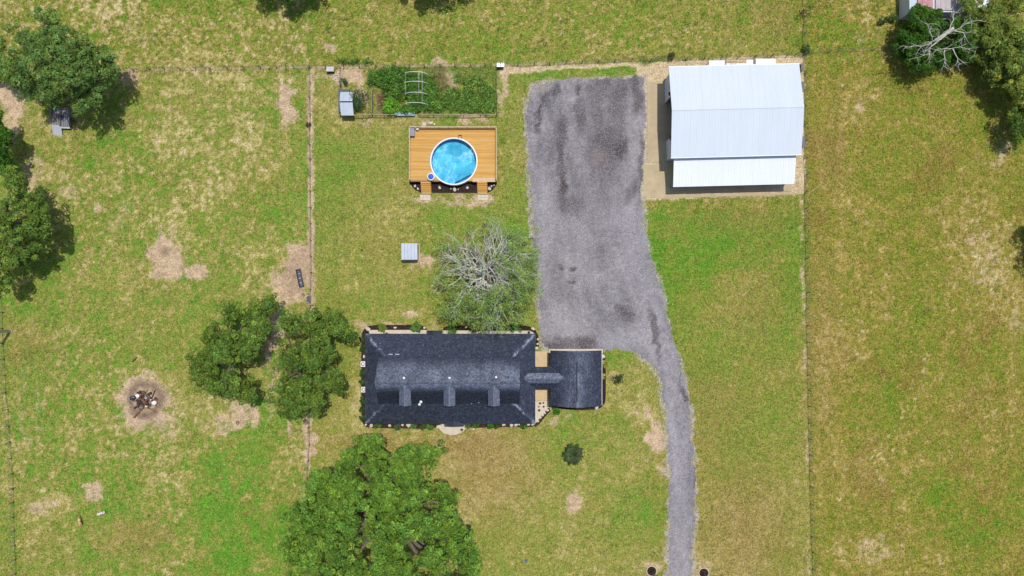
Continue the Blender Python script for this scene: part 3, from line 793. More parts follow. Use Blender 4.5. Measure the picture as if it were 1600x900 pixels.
# dormers
for k, dx in enumerate((-15.72, -9.2, -2.68)):
    hw = 0.84; yf = -17.05; e, r = 6.45, 7.08
    dor = MB().add([(dx - .7, yf, 4.4), (dx + .7, yf, 4.4), (dx + .7, yf, e), (dx, yf, r - .15), (dx - .7, yf, e),
                    (dx - .7, -15.0, 4.4), (dx + .7, -15.0, 4.4), (dx + .7, -15.0, e), (dx, -14.3, r - .15), (dx - .7, -15.0, e)],
                   [(0, 1, 2, 3, 4), (1, 6, 7, 2), (5, 0, 4, 9), (2, 7, 8, 3), (4, 3, 8, 9)]).build('dormer', M['grey_wall'], house)
    L = [(dx - hw, yf - .25, e - .05), (dx, yf - .25, r), (dx, -14.15, r), (dx - hw, -14.95, e - .05)]
    R = [(dx + hw, yf - .25, e - .05), (dx, yf - .25, r), (dx, -14.15, r), (dx + hw, -14.95, e - .05)]
    rf = solid('dormer_roof', [L, R], 0.07, M['underlay'], dor)
    V = []; F = []; C = []
    for cor in ((L[0], L[3], L[2], L[1]), (R[3], R[0], R[1], R[2])):
        v, f, c = shingle_plane([cor[0], cor[1], cor[2], cor[3]], tint=2.5)
        n = len(V); V += v; F += [tuple(i + n for i in q) for q in f]; C += c
    sh = link_mesh('dormer_shingles', np_mesh('dormer_shingles', V, F, M['shingle'], face_cols=np.clip(np.array(C) + 0.075, .005, .6)), dor); sh['kind'] = 'stuff'
    window(dx, yf - .02, 4.85, .7, .85, dor)
# roof penetrations
def vent(x, y, z, r, h, m, name='roof_vent', cap=True):
    mb = MB().cyl(x, y, z - .3, z + h, r * .6, sides=10)
    if cap: mb.lathe(x, y, [(0.001, z + h + r * .6), (r * .6, z + h + r * .5), (r, z + h + .02), (r * .9, z + h - .03)], 12)
    return mb.build(name, m, house)
def upper_z(y): return HR - abs(y - RY) * (HR - HB) / 3.5
for px_, py_ in ((630.5, 591), (702, 591), (775, 590)):
    q = P(px_, py_, 7.4); vent(q.x, q.y, upper_z(q.y), .19, .25, M['white_paint'], 'white_roof_vent')
for px_, py_, r in ((655.3, 632, .22), (657.6, 628, .24)):
    q = P(px_, py_, 5.0); vent(q.x, q.y, 4.5, r, .45, M['white_paint'], 'white_roof_vent')
for px_, py_, r in ((748, 629, .1), (736.5, 627, .05), (736.6, 631, .05)):
    q = P(px_, py_, 5.0); vent(q.x, q.y, 4.4, r, .3, M['white_paint'], 'pipe_vent')
q = P(794, 590, 7.4); vent(q.x, q.y, upper_z(q.y), .15, .15, M['dark_metal'], 'dark_roof_vent')
for px_ in (610.5, 621): 
    q = P(px_, 553.5, 4.3); MB().box(q.x - .3, q.y - .05, 4.2, q.x + .3, q.y + .05, 4.42).build('roof_flashing', M['galv'], house)
# entry gable at the back, stoop roof at the front
for (x0, x1, ya, yb, nm) in ((-13.0, -10.6, YB + .55, YB - .75, 'back_entry_roof'), (-10.2, -7.3, YF - .45, YF + .75, 'front_entry_roof')):
    xm = (x0 + x1) / 2; e = HE - .02; r = HE + .32
    L = [(x0, ya, e), (xm, ya, r), (xm, yb, r - .1), (x0, yb, e)]
    R = [(x1, ya, e), (xm, ya, r), (xm, yb, r - .1), (x1, yb, e)]
    eo = solid(nm, [L, R], .08, M['underlay'], house)
    shingles('shingles', [((L[0], L[3], L[2], L[1]), dict(tint=1.1)), ((R[3], R[0], R[1], R[2]), dict(tint=1.1))], eo)

# breezeway and garage (same building)
gar = empty('garage', (0, 0, 0), 'dark shingled gable garage joined to the long house by a breezeway', 'garage')
gx0, gx1, gy0, gy1, grx = 5.84, 13.65, -17.96, -9.5, 9.72; gh, gr = 2.8, 4.55
def pale_gar(p):  # paler band along the garage ridge
    n = 0.4 + 1.0 * float(vnoise(np.array([p.x * 1.3]), np.array([p.y * .9]), 9)[0])
    return 0.75 * math.exp(-((p.x - 9.7) / 1.9) ** 2) * n
L = [(gx0, gy1, gh), (gx0, gy0, gh), (grx, gy0 - .02, gr), (grx, gy1 + .02, gr)]
R = [(gx1, gy0, gh), (gx1, gy1, gh), (grx, gy1 + .02, gr), (grx, gy0 - .02, gr)]
groof = solid('roof', [L, R], .12, M['underlay'], gar)
shingles('shingles', [(L, dict(wear_and_light=pale_gar)), (R, dict(wear_and_light=pale_gar))], groof)
MB().box(grx - .09, gy0 + 1.0, gr - .02, grx + .09, gy1 - 1.5, gr + .07).build('ridge_vent', M['underlay'], gar)
MB().box(gx0 + .45, gy0 + .3, 0, gx1 - .35, gy1 - .3, gh + .1).build('wall', M['cream_wall'], gar)
for yy in (gy0 + .3, gy1 - .4):
    mb = MB(); mb.add([(gx0 + .45, yy, gh), (gx1 - .35, yy, gh), (grx, yy, gr - .15), (gx0 + .45, yy + .1, gh), (gx1 - .35, yy + .1, gh), (grx, yy + .1, gr - .15)], [(0, 1, 2), (5, 4, 3), (0, 2, 5, 3), (1, 4, 5, 2)])
    mb.build('gable_wall', M['cream_wall'], gar)
for k in range(2):
    d = MB().box(6.7 + k * 3.4, gy1 - .32, 0.06, 9.5 + k * 3.4, gy1 - .24, 2.3).build('garage_door', M['white_paint'], gar)
    for j in range(4):
        MB().box(6.75 + k * 3.4, gy1 - .245, .12 + j * .55, 9.45 + k * 3.4, gy1 - .225, .60 + j * .55).build('door_panel', M['white_paint'], d)
window(grx, gy0 + .28, 1.0, 1.2, 1.1, gar)
MB().box(gx1, gy0 + .1, gh - .25, gx1 + .09, gy1 - .1, gh - .1).build('gutter', M['white_paint'], gar)
MB().box(gx0 + .42, gy1 - 2.6, 0.1, gx0 + .46, gy1 - 1.2, 2.3).build('side_panel', M['rust'], gar)
bx0, bx1 = 1.6, 8.4; bya, byb, bh, brh = -15.3, -12.0, 2.86, 3.75; bm = -13.62
def pale_b(p): return 0.95 if abs(p.y - bm) < .8 - max(0, (1.9 - p.x) * .35) - max(0, (p.x - 7.3) * .7) and 1.6 < p.x < 8.2 else 0.0  # paler strip either side of the breezeway ridge
L = [(bx0, bya, bh), (bx1 - 1, bya, bh), (bx1, bm, brh), (bx0 + .3, bm, brh)]
R = [(bx1 - 1, byb, bh), (bx0, byb, bh), (bx0 + .3, bm, brh), (bx1, bm, brh)]
br = solid('breezeway_roof', [L, R], .1, M['underlay'], gar)
shingles('shingles', [(L, dict(wear_and_light=pale_b)), (R, dict(wear_and_light=pale_b))], br)
for yy in (-12.3, -15.0):
    for xx in (3.8, 5.7):
        MB().box(xx - .07, yy - .07, .1, xx + .07, yy + .07, bh).build('breezeway_post', M['white_paint'], gar)
MB().box(3.3, -15.2, -.01, 6.2, -12.1, .11).build('breezeway_floor', M['patio_tan'], gar)

# ================================================================== THE BARN
ROT = math.radians(1.45); BC = Vector((33.2, 26.4))
def rb(x, y, z):
    c, s = math.cos(ROT), math.sin(ROT)
    dx, dy = x - BC.x, y - BC.y
    return (BC.x + dx * c - dy * s, BC.y + dx * s + dy * c, z)
barn = empty('barn', (0, 0, 0), 'big metal barn with pale ribbed gable roof and open lean-to beside the gravel', 'barn')
bX0, bX1 = 23.5, 42.95; bYt, bYb = 33.15, 19.65; bRY = 26.4; bE, bR = 5.0, 6.35
def roof_panels(x0, x1, ye, ze, yr, zr, m, name, n):
    w = (x1 - x0) / n
    L = math.hypot(yr - ye, zr - ze); ny_, nz_ = -(zr - ze) / L, (yr - ye) / L
    if nz_ < 0: ny_, nz_ = -ny_, -nz_
    for i in range(n):
        xa = x0 + i * w; xb = xa + w - .004; vs = []; prof = []
        k = 4
        for j in range(k):
            a = xa + j * w / k
            prof += [(a, .05), (a + .03, .072), (a + .06, .072), (a + .09, .05)]
        prof.append((xb, .05))
        lift = random.uniform(0, .012)
        for a, h in prof:
            vs.append(rb(a, ye + ny_ * (h + lift), ze + nz_ * (h + lift))); vs.append(rb(a, yr + ny_ * (h + lift), zr + nz_ * (h + lift)))
        fs = [(2 * j, 2 * j + 2, 2 * j + 3, 2 * j + 1) for j in range(len(prof) - 1)]
        if ye > yr: fs = [tuple(reversed(f)) for f in fs]
        MB().add(vs, fs).build(name, m, barn)
    c = [rb(x0, ye, ze), rb(x1, ye, ze), rb(x1, yr, zr), rb(x0, yr, zr)]
    solid('roof_frame', [c], .1, M['grey_wall'], barn)
roof_panels(bX0, bX1, bYt, bE, bRY, bR, M['white_metal'], 'roof_panel', 21)
roof_panels(bX0, bX1, bYb, bE, bRY, bR, M['white_metal'], 'roof_panel', 21)
lX0, lX1 = 24.15, 42.55
roof_panels(lX0, lX1, 15.55, 3.15, bYb + .35, 4.15, M['white_metal2'], 'lean_to_panel', 20)
MB().add([rb(bX0, bRY - .12, bR + .08), rb(bX1, bRY - .12, bR + .08), rb(bX1, bRY, bR + .12), rb(bX0, bRY, bR + .12), rb(bX0, bRY + .12, bR + .08), rb(bX1, bRY + .12, bR + .08)],
         [(0, 1, 2, 3), (3, 2, 5, 4)]).build('ridge_cap', M['white_metal'], barn)
def rbox(x0, y0, z0, x1, y1, z1, name, m, parent=barn):
    vs = [rb(x0, y0, z0), rb(x1, y0, z0), rb(x1, y1, z0), rb(x0, y1, z0), rb(x0, y0, z1), rb(x1, y0, z1), rb(x1, y1, z1), rb(x0, y1, z1)]
    return MB().add(vs, [(0, 3, 2, 1), (4, 5, 6, 7), (0, 1, 5, 4), (1, 2, 6, 5), (2, 3, 7, 6), (3, 0, 4, 7)]).build(name, m, parent)
rbox(bX0 - .02, bYt, bE - .1, bX1 + .02, bYt + .1, bE + .06, 'gutter', M['white_paint'])
rbox(bX0 - .02, bYb - .1, bE - .1, bX1 + .02, bYb, bE + .06, 'gutter', M['white_paint'])
wx0, wx1, wy0, wy1 = 23.95, 42.5, 20.1, 32.7
def gable_wall(x, name):
    t = .12
    pr = [(wy0, .05), (wy1, .05), (wy1, bE - .12), (bRY, bR - .16), (wy0, bE - .12)]
    vs = [rb(x, y, z) for y, z in pr] + [rb(x + t, y, z) for y, z in pr]; n = 5
    MB().add(vs, [tuple(range(n)), tuple(reversed(range(n, 2 * n)))] + [(i, i + n, (i + 1) % n + n, (i + 1) % n) for i in range(n)]).build(name, M['grey_wall'], barn)
# west wall in three pieces round the big door
rbox(wx0, 29.1, .05, wx0 + .12, wy1, bE - .12, 'wall', M['grey_wall']); rbox(wx0, wy0, .05, wx0 + .12, 23.1, bE - .12, 'wall', M['grey_wall'])
pr = [(wy0, bE - .12), (29.1, 4.4), (29.1, bE - .12)]
rbox(wx0, 23.1, 4.3, wx0 + .12, 29.1, bE - .12, 'wall', M['grey_wall'])
gw = [rb(wx0, wy0, bE - .12), rb(wx0, wy1, bE - .12), rb(wx0, bRY, bR - .16), rb(wx0 + .12, wy0, bE - .12), rb(wx0 + .12, wy1, bE - .12), rb(wx0 + .12, bRY, bR - .16)]
MB().add(gw, [(0, 1, 2), (5, 4, 3), (0, 2, 5, 3), (1, 4, 5, 2)]).build('gable_wall', M['grey_wall'], barn)
gable_wall(wx1, 'wall')
rbox(wx0 + .13, wy1 - .12, .05, wx1 - .01, wy1, bE - .12, 'wall', M['grey_wall']); rbox(wx0 + .13, wy0, .05, wx1 - .01, wy0 + .12, bE - .12, 'wall', M['grey_wall'])
rbox(wx0 + .13, 23.1, 3.6, wx0 + .45, 29.1, 4.2, 'rolled_door', M['dark_metal'])
rbox(wx0 + .5, 23.3, .08, wx0 + .55, 23.9, 1.6, 'red_sheet', M['rust'])
for yy in (29.45, 22.7):
    l = rbox(wx0 - .32, yy - .22, 3.9, wx0 - .01, yy + .22, 4.3, 'wall_light', M['black_plastic'])
q = rb(0, 0, 0)
for i in range(5):
    xx = lX0 + .3 + i * (lX1 - lX0 - .6) / 4
    rbox(xx - .08, 15.9, .07, xx + .08, 16.06, 3.1, 'lean_to_post', M['grey_metal'])
rbox(lX0 + .1, 15.85, 2.95, lX1 - .1, 15.98, 3.08, 'lean_to_beam', M['grey_metal'])
a = rb(lX0 + .3, 15.98, 2.0); b2 = rb(lX0 + .3, 17.0, 3.0)

# ================================================================== TREES
def leaves(blobs, col, leaf=(0.11, 0.20), clump_r=(0.55, 1.0), cover=2.3, per=100, squash=0.8, seed=1, colvar=0.20, low=-0.1, puffs=0):
    """blobs: world (x, y, z centre, rx, ry, rz). leaf cards grouped in clumps spread over every blob's surface"""
    r = np.random.default_rng(seed)
    VV = []; CC = []
    if puffs:
        sub = []
        for (bx, by, bz, rx, ry, rz) in blobs:
            nn = max(4, int(1.25 * rx * ry * 1.5 / puffs ** 2))
            for _ in range(nn):
                z_ = r.uniform(-0.05, 1); a_ = r.uniform(0, 6.283); q_ = math.sqrt(max(0, 1 - z_ * z_)); k_ = r.uniform(.55, .98); pr = puffs * r.uniform(.65, 1.15)
                sub.append((bx + rx * q_ * k_ * math.cos(a_), by + ry * q_ * k_ * math.sin(a_), bz + rz * z_ * k_ + r.uniform(-.3, .4), pr, pr, pr * .8))
            sub.append((bx, by, bz - rz * .4, rx * .72, ry * .72, rz * .4))
        blobs = sub
    for (bx, by, bz, rx, ry, rz) in blobs:
        area = math.pi * rx * ry * 1.5
        nc = max(3, int(cover * area / (math.pi * (0.58 if puffs else 0.75) ** 2)))
        th = r.uniform(0, 2 * np.pi, nc); cz = r.uniform(low, 1, nc); sr = np.sqrt(1 - np.clip(cz, -1, 1) ** 2)
        rad = r.uniform(0.6, 1.06, nc)
        dirs = np.stack([np.cos(th) * sr, np.sin(th) * sr, cz], -1)
        cc = np.array([bx, by, bz]) + dirs * rad[:, None] * np.array([rx, ry, rz])
        cr = r.uniform(*clump_r, nc)
        tint = np.exp(r.normal(0, colvar * 1.25, nc))
        yel = r.normal(0, 0.10, nc)
        m = per
        t2 = r.uniform(0, 2 * np.pi, (nc, m)); c2 = r.uniform(-0.35, 1, (nc, m)); s2 = np.sqrt(1 - c2 ** 2)
        d2 = np.stack([np.cos(t2) * s2, np.sin(t2) * s2, c2], -1)
        rr = r.uniform(0.55, 1.12, (nc, m)) ** 0.5
        pos = cc[:, None] + d2 * (rr * cr[:, None])[..., None] * np.array([1, 1, squash])
        nrm = d2 * 0.7 + dirs[:, None] * 0.3 + r.normal(0, 0.27, (nc, m, 3)) + np.array([0, 0, 0.45])
        nrm /= np.linalg.norm(nrm, axis=-1, keepdims=True)
        t = r.normal(0, 1, (nc, m, 3)); u = np.cross(nrm, t); u /= np.linalg.norm(u, axis=-1, keepdims=True); w = np.cross(nrm, u)
        s = r.uniform(*leaf, (nc, m))[..., None]
        a = r.uniform(0.55, 1.0, (nc, m))[..., None]
        quad = np.stack([pos - u * s, pos + w * s * a * 0.7, pos + u * s, pos - w * s * a * 0.7], 2)
        lc = np.asarray(col)[None, None] * tint[:, None, None] * np.exp(r.normal(0, 0.27, (nc, m)))[..., None]
        lc = lc * (1 + yel[:, None, None] * np.array([1.2, 0.3, -0.8]))
        VV.append(quad.reshape(-1, 3)); CC.append(lc.reshape(-1, 3))
    v = np.concatenate(VV); c = np.concatenate(CC)
    f = np.arange(len(v)).reshape(-1, 4)
    return v, f, np.clip(c, 0.004, 0.5)

def limb_path(a, b, r, sag=0.0, wob=0.12, n=6):
    a = Vector(a); b = Vector(b); L = (b - a).length; out = []
    off = Vector((0, 0, 0))
    for i in range(n + 1):
        t = i / n
        off = off + Vector((r.gauss(0, wob), r.gauss(0, wob), r.gauss(0, wob * .6))) * L * 0.12
        out.append(a.lerp(b, t) + off * (1 - abs(2 * t - 1) * 0.3) + Vector((0, 0, math.sin(math.pi * t) * sag)))
    return out

def make_tree(base, blobs_px, label, cat='tree', name='oak_tree', col=(0.055, 0.09, 0.025), seed=1, group=None, trunk_r=0.45, fork=2.2, bark='bark', flat=0.55, depth=0.75, **kw):
    """base on the plan (px), blobs as (px, py, radius px, top height)"""
    r = random.Random(seed)
    b0 = P(*base)
    t = empty(name, b0, label, cat, group)
    bl = []
    for (px, py, rp, ht) in blobs_px:
        rw = rp * 1.01 / 10 * (1 - ht / CAM_H)
        rz = rw * depth
        c = P(px, py, ht - rz * 0.6)
        bl.append((c.x, c.y, ht - rz, rw * 0.86, rw * 0.86, rz))
    kw.setdefault('puffs', 1.35); kw.setdefault('cover', 1.2); kw.setdefault('leaf', (.095, .175)); kw.setdefault('clump_r', (.36, .64)); kw.setdefault('per', 64)
    v, f, c = leaves(bl, col, seed=seed, **kw)
    v = v - np.array(b0)
    v[:, 2] = np.maximum(v[:, 2], 0.02)
    link_mesh('crown', np_mesh('crown', v, f, M['leaf'], face_cols=c), t)
    mb = MB()
    fk = Vector((r.gauss(0, .2), r.gauss(0, .2), fork))
    mb.tube([(0, 0, -.1), (0, 0, .25), tuple(fk * 0.5), tuple(fk)], [trunk_r * 1.5, trunk_r * 1.1, trunk_r, trunk_r * .95], 9)
    trunk = mb.build('trunk', M[bark], t)
    for (x, y, z, rx, ry, rz) in bl:
        e = Vector((x, y, z + rz * 0.45)) - b0
        mb = MB(); path = limb_path(fk * 0.9, e, r, sag=0.3, wob=0.25)
        n = len(path); mb.tube(path, [trunk_r * 0.62 * (1 - 0.85 * i / (n - 1)) for i in range(n)], 6)
        lo = mb.build('limb', M[bark], trunk)
    return t

OAK = (0.110, 0.178, 0.030); OAK2 = (0.126, 0.228, 0.032); OLIVE = (0.165, 0.215, 0.040); DEEP = (0.048, 0.120, 0.014)
make_tree((608, 800), [(560,712,26,9),(578,697,13,8.6),(535,740,32,10),(503,765,28,10),(476,800,32,9),(468,840,30,8.5),(476,885,32,8.5),(500,850,34,10.5),(500,920,36,9),(505,792,34,9.5),(498,825,34,10),(545,775,34,10.5),(600,795,40,11.5),(588,735,24,9.5),(690,780,26,9),(455,858,20,7.5),(640,740,30,10),(632,715,30,10),(668,712,24,9),(610,755,40,12),(570,780,40,12.5),
 (530,820,42,12),(660,768,37,11),(600,835,45,13),(652,830,42,12.5),(540,880,45,11),(612,890,45,12),(700,815,30,10),(722,850,34,9),(688,880,38,10.5),(730,890,27,8),(560,935,45,10),(650,945,45,11),(710,935,35,9)],
 'huge spreading oak in full green leaf on the lawn in front of the dormered house', col=OAK2, seed=3, trunk_r=0.8, fork=3.0)
make_tree((366, 556), [(345,518,30,8),(324,556,25,7),(392,502,26,7.5),(410,480,18,7),(370,552,36,9),(345,600,32,7.5),(375,606,26,7.5),(382,545,28,8.5),(325,590,24,6.5),(362,490,20,6.5),(320,584,20,6.5),(336,545,24,7.5),(404,512,14,7)],
 'dark rounded oak, left one of the pair west of the house', col=OAK, seed=4, trunk_r=0.5, group='pair of oaks west of the house')
make_tree((482, 565), [(452,510,25,8),(490,512,34,8.5),(524,500,20,7),(470,555,38,9),(505,560,25,9),(446,602,26,8),(482,605,36,8.5),(518,602,23,7.5),(452,640,24,7),(488,632,24,7),(447,555,18,8),(536,518,11,6.5)],
 'dark rounded oak, right one of the pair, nearest the house wall', col=OAK, seed=5, trunk_r=0.5, group='pair of oaks west of the house')
make_tree((118, 132), [(70,40,32,10),(38,66,34,10),(100,76,40,12),(60,108,40,12),(136,82,30,10),(108,120,38,12),(150,118,27,9),(36,128,30,9),(72,150,28,9),(120,160,22,8),(146,148,22,8),(168,95,16,8),(20,100,20,8)],
 'broad grey green oak shading two trailers in the corner of the pasture', col=(0.120, 0.195, 0.045), seed=6, trunk_r=0.6, fork=2.6, leaf=(.09, .16))
make_tree((22, 352), [(18,288,26,9),(44,320,28,9),(12,350,32,10),(50,352,24,9),(20,398,28,8),(44,392,22,7),(-10,340,30,10),(2,430,20,7),(-20,390,30,9),(64,340,12,7)],
 'dark oak half cut by the left edge of the view beside the pasture', col=OAK, seed=7, trunk_r=0.55)
make_tree((8, 235), [(-8,228,22,7),(8,215,14,6),(4,250,15,6),(-10,190,18,6)], 'small dark tree at the left edge between two big oaks', col=DEEP, seed=8, trunk_r=0.25, fork=1.4)
make_tree((-8, 108), [(-6,104,20,6),(8,108,12,5),(-20,90,20,6)], 'small bush like tree at the left edge below the corner oak', col=OAK, seed=9, trunk_r=0.2, fork=1.2)
make_tree((1452, 78), [(1430,44,29,5),(1416,72,24,4.5),(1440,90,25,4.5),(1462,72,34,5.5),(1492,86,25,4.5),(1504,60,26,5),(1472,42,26,4.8),(1448,24,20,4.5),(1440,66,26,5)],
 'dense dark green tree beneath bleached dead branches by the neighbouring sheds', name='broadleaf_tree', col=DEEP, seed=10, trunk_r=0.4, fork=1.8)
make_tree((1535, 62), [(1545,30,32,6),(1580,20,36,7),(1562,66,36,7),(1602,60,36,7.5),(1552,100,26,5.5),(1588,112,36,6.5),(1602,150,32,6),(1572,135,22,5.5),(1535,62,24,5.5),(1610,100,34,7),(1580,85,36,7),(1545,80,26,6),(1518,12,20,5)],
 'tall olive green oak filling the upper right corner', col=OLIVE, seed=11, trunk_r=0.6, fork=2.6, leaf=(.09, .17))
make_tree((1580, 190), [(1606,182,26,5.5),(1596,205,16,4.5),(1626,170,30,6)], 'dark tree cut by the right edge below the olive oak', col=OAK, seed=12, trunk_r=0.3, fork=1.8)
make_tree((1632, 360), [(1676,345,36,8),(1690,375,36,8),(1668,392,28,7),(1700,320,30,7)], 'oak beyond the right edge that throws its shade on the field', col=OAK, seed=13, trunk_r=0.4)
make_tree((440, -48), [(448,-36,26,7),(480,-46,26,7),(415,-44,28,7),(450,-76,36,9),(455,-16,14,5)], 'dark tree at the top edge behind the far field, left one', col=DEEP, seed=14, trunk_r=0.4, group='trees along the top edge')
make_tree((678, -46), [(660,-42,24,7),(690,-44,24,7),(720,-48,22,6),(680,-70,34,8),(630,-52,20,6)], 'dark tree at the top edge behind the far field, right one', col=DEEP, seed=15, trunk_r=0.4, group='trees along the top edge')

# ---- branching wood for the bare trees
def grow(mb, p, d, L, r0, depth, r, tips, droop=0.0, spread=0.55, nseg=5, kids=(3, 4), upb=0.0):
    pts = [p.copy()]; rad = [r0]; q = p.copy(); dd = d.normalized()
    for i in range(nseg):
        dd = (dd + Vector((r.gauss(0, .2), r.gauss(0, .2), r.gauss(0, .13) - droop + upb))).normalized()
        q = q + dd * (L / nseg)
        if q.z < 0.4: q.z = 0.4
        pts.append(q.copy()); rad.append(r0 * (1 - 0.52 * (i + 1) / nseg))
    mb.tube(pts, rad, 6 if r0 > .08 else (4 if r0 > 0.03 else 3), cap=False)
    if depth == 0:
        tips.append((q.copy(), dd.copy())); return
    for k in range(r.randint(*kids)):
        i = r.randint(2, nseg) if k else nseg
        ax = Vector((r.gauss(0, 1), r.gauss(0, 1), r.gauss(0, .45))); nd = (dd + ax.normalized() * spread * r.uniform(.7, 1.5)).normalized()
        grow(mb, pts[i], nd, L * r.uniform(.5, .78), rad[i] * r.uniform(.6, .85), depth - 1, r, tips, droop, spread, max(3, nseg - 1), kids, upb)

base = P(757, 432)
dt = empty('half_dead_oak', base, 'half dead oak with a web of pale lichen covered branches above the house', 'tree')
r = random.Random(21)
mb = MB().tube([(0, 0, -.1), (0.05, 0, .3), (.1, -.1, 1.4), (0.0, .1, 2.6)], [.95, .7, .6, .55], 10)
dtrunk = mb.build('trunk', M['bark'], dt)
for k, (ex, ey, ez) in enumerate(((-1.9, 3.6, 4.2), (-.8, 3.0, 5.2), (1.2, 2.6, 5.5), (.6, -2.6, 4.2), (-1.6, -2.2, 3.8), (2.2, -.6, 4.8), (-2.6, .6, 4.4), (1.0, -1.0, 6.0))):
    pth = limb_path(Vector((0, 0, 2.0)), Vector((ex, ey, ez)), r, sag=.4, wob=.5, n=6)
    MB().tube(pth, [.36, .34, .3, .26, .22, .17, .12], 7).build('limb', M['bark'], dtrunk)
tips = []
targets = [(700,398,4.5),(690,425,4.5),(712,380,5),(745,372,7),(772,362,8),(800,368,7),(816,376,6.5),(822,405,5.5),(814,440,5.5),(806,472,5),(786,490,6),(760,495,5.5),(727,492,5),(708,478,4.5),(705,450,4.5),
           (775,400,10),(790,430,9.5),(755,450,9),(795,395,10),(740,410,8),(770,470,8),(805,455,7)]
for k, (px_, py_, h) in enumerate(targets):
    e = P(px_, py_, h) - base; mb = MB(); s0 = Vector((r.gauss(0, .2), r.gauss(0, .2), 2.3))
    e2 = s0.lerp(e, .48); path = limb_path(s0, e2, r, sag=.5, wob=.35, n=5)
    rr = .24 if k < 15 else .2
    mb.tube(path, [rr * (1 - .6 * i / 5) for i in range(6)], 6, cap=False)
    L = (e - e2).length
    for j in range(4):
        dd = (e - e2).normalized() + Vector((r.gauss(0, .5), r.gauss(0, .5), r.gauss(0, .2)))
        grow(mb, path[5 - (j % 3)], dd, L * r.uniform(.75, 1.15), .12, 2, r, tips, droop=0.03, spread=.8, kids=(3, 4))
    mb.build('limb', M['pale_bark' if k % 3 else 'dead_wood'], dtrunk)
rr_ = np.random.default_rng(5)
bl = []
for q, dd in tips:
    w = q + base
    px_ = 800 + w.x * 10; py_ = 450 - w.y * 10
    # live, thin foliage mostly on the lower right half
    live = 0.22 + (0.68 if (py_ > 440 or px_ > 795) else 0)
    if px_ > 836 or py_ > 512 or math.hypot(q.x, q.y) < 2.4: live = 0
    if rr_.random() < live * .75: bl.append((q.x, q.y, max(q.z - .8, .4), .75, .75, .4))
v, f, c = leaves(bl, (0.19, 0.29, 0.06), leaf=(.07, .13), clump_r=(.3, .6), cover=1.7, per=22, seed=22)
link_mesh('crown', np_mesh('crown', v, f, M['leaf'], face_cols=c), dt)

base = P(1452, 66)
dd_ = empty('dead_tree', base, 'leafless bleached tree with long white branches over the dark green tree', 'tree')
mb = MB().tube([(0, 0, -.1), (0, 0, 3), (.2, .1, 5.5)], [.4, .3, .22], 8); dk = mb.build('trunk', M['dead_wood'], dd_)
tips = []; r = random.Random(31)
for path_px in ([(1455,68,7),(1470,58,8),(1490,47,8.5),(1508,38,8.5),(1529,32,8.5)], [(1452,75,7),(1475,77,7.6),(1500,73,8),(1524,81,8)], [(1455,68,7),(1440,72,7.5),(1418,73,7.5)],
                [(1456,66,7),(1454,50,8),(1450,38,8.3)], [(1453,74,7),(1452,84,7),(1434,90,7)], [(1488,48,8.4),(1505,52,8.6),(1504,60,8.4)], [(1490,77,7.8),(1496,90,8),(1497,101,7.8)], [(1475,78,7.6),(1476,90,7.6),(1474,102,7.4)],
                [(1485,48,8.4),(1488,30,8.4),(1492,20,8.3)]):
    pts = [P(*q) - base for q in path_px]
    if path_px[0][2] <= 7.01: pts = [Vector((.2, .1, 5.4))] + pts
    fine = []
    for i in range(len(pts) - 1):
        for t in (0, .5): fine.append(pts[i].lerp(pts[i + 1], t) + Vector((r.gauss(0, .09), r.gauss(0, .09), r.gauss(0, .06))))
    fine.append(pts[-1]); n = len(fine)
    mb = MB().tube(fine, [.08 * (1 - .75 * i / (n - 1)) for i in range(n)], 5)
    for i in range(2, n):
        for _ in range(2):
            d0 = (fine[i] - fine[i - 1]).normalized() + Vector((r.gauss(0, .8), r.gauss(0, .8), r.gauss(0, .3)))
            grow(mb, fine[i], d0, r.uniform(.7, 1.5), .034, 1, r, tips, spread=.7, kids=(2, 3))
    mb.build('limb', M['dead_wood'], dk)

# ================================================================== SMALL PLANTS
def small_plant(name, px, py, rp, h, label, cat, col, group=None, seed=1, leaf=(.05, .11), per=40, stem=True, fronds=False, cover=1.6):
    b0 = P(px, py); t = empty(name, b0, label, cat, group)
    rw = rp / 10
    if fronds:
        rr = random.Random(seed); V = []; F = []; C = []
        for k in range(fronds):
            a = 6.283 * k / fronds + rr.uniform(-.25, .25); L = rw * rr.uniform(.7, 1.05); el = rr.uniform(.2, 1.0)
            d = Vector((math.cos(a), math.sin(a), 0)); sd = Vector((-d.y, d.x, 0)); prev = None
            for i in range(6):
                tt = i / 5; p = d * L * tt * (1 - .15 * el) + Vector((0, 0, h * (.35 + el * tt * (1.25 - tt))))
                w = .035 + (.22 * rw) * math.sin(math.pi * min(1, tt * .9 + .1)) * .8
                n = len(V); V += [tuple(p - sd * w + Vector((0, 0, -.04))), tuple(p), tuple(p + sd * w + Vector((0, 0, -.04)))]
                if i: F += [(n - 3, n - 2, n + 1, n), (n - 2, n - 1, n + 2, n + 1)]; cc = np.array(col) * rr.uniform(.6, 1.35); C += [cc, cc]
        link_mesh('fronds', np_mesh('fronds', V, F, M['leaf'], face_cols=np.array(C)), t)
    else:
        v, f, c = leaves([(0, 0, h * .5, rw * .8, rw * .8, h * .5)], col, leaf=leaf, clump_r=(rw * .25, rw * .4), cover=cover * .56 / (rw * .33) ** 2 , per=per, seed=seed)
        v[:, 2] = np.maximum(v[:, 2], .02)
        link_mesh('foliage', np_mesh('foliage', v, f, M['leaf'], face_cols=c), t)
    if stem:
        MB().tube([(0, 0, -.05), (.01, .02, h * .3), (0, 0, h * .6)], [.05, .04, .02], 5).build('stem', M['bark'], t)
    return t
small_plant('young_palm', 895, 708, 19, 1.7, 'dark spiky young palm standing alone on the front lawn', 'palm', (.06, .09, .035), seed=41, fronds=60)
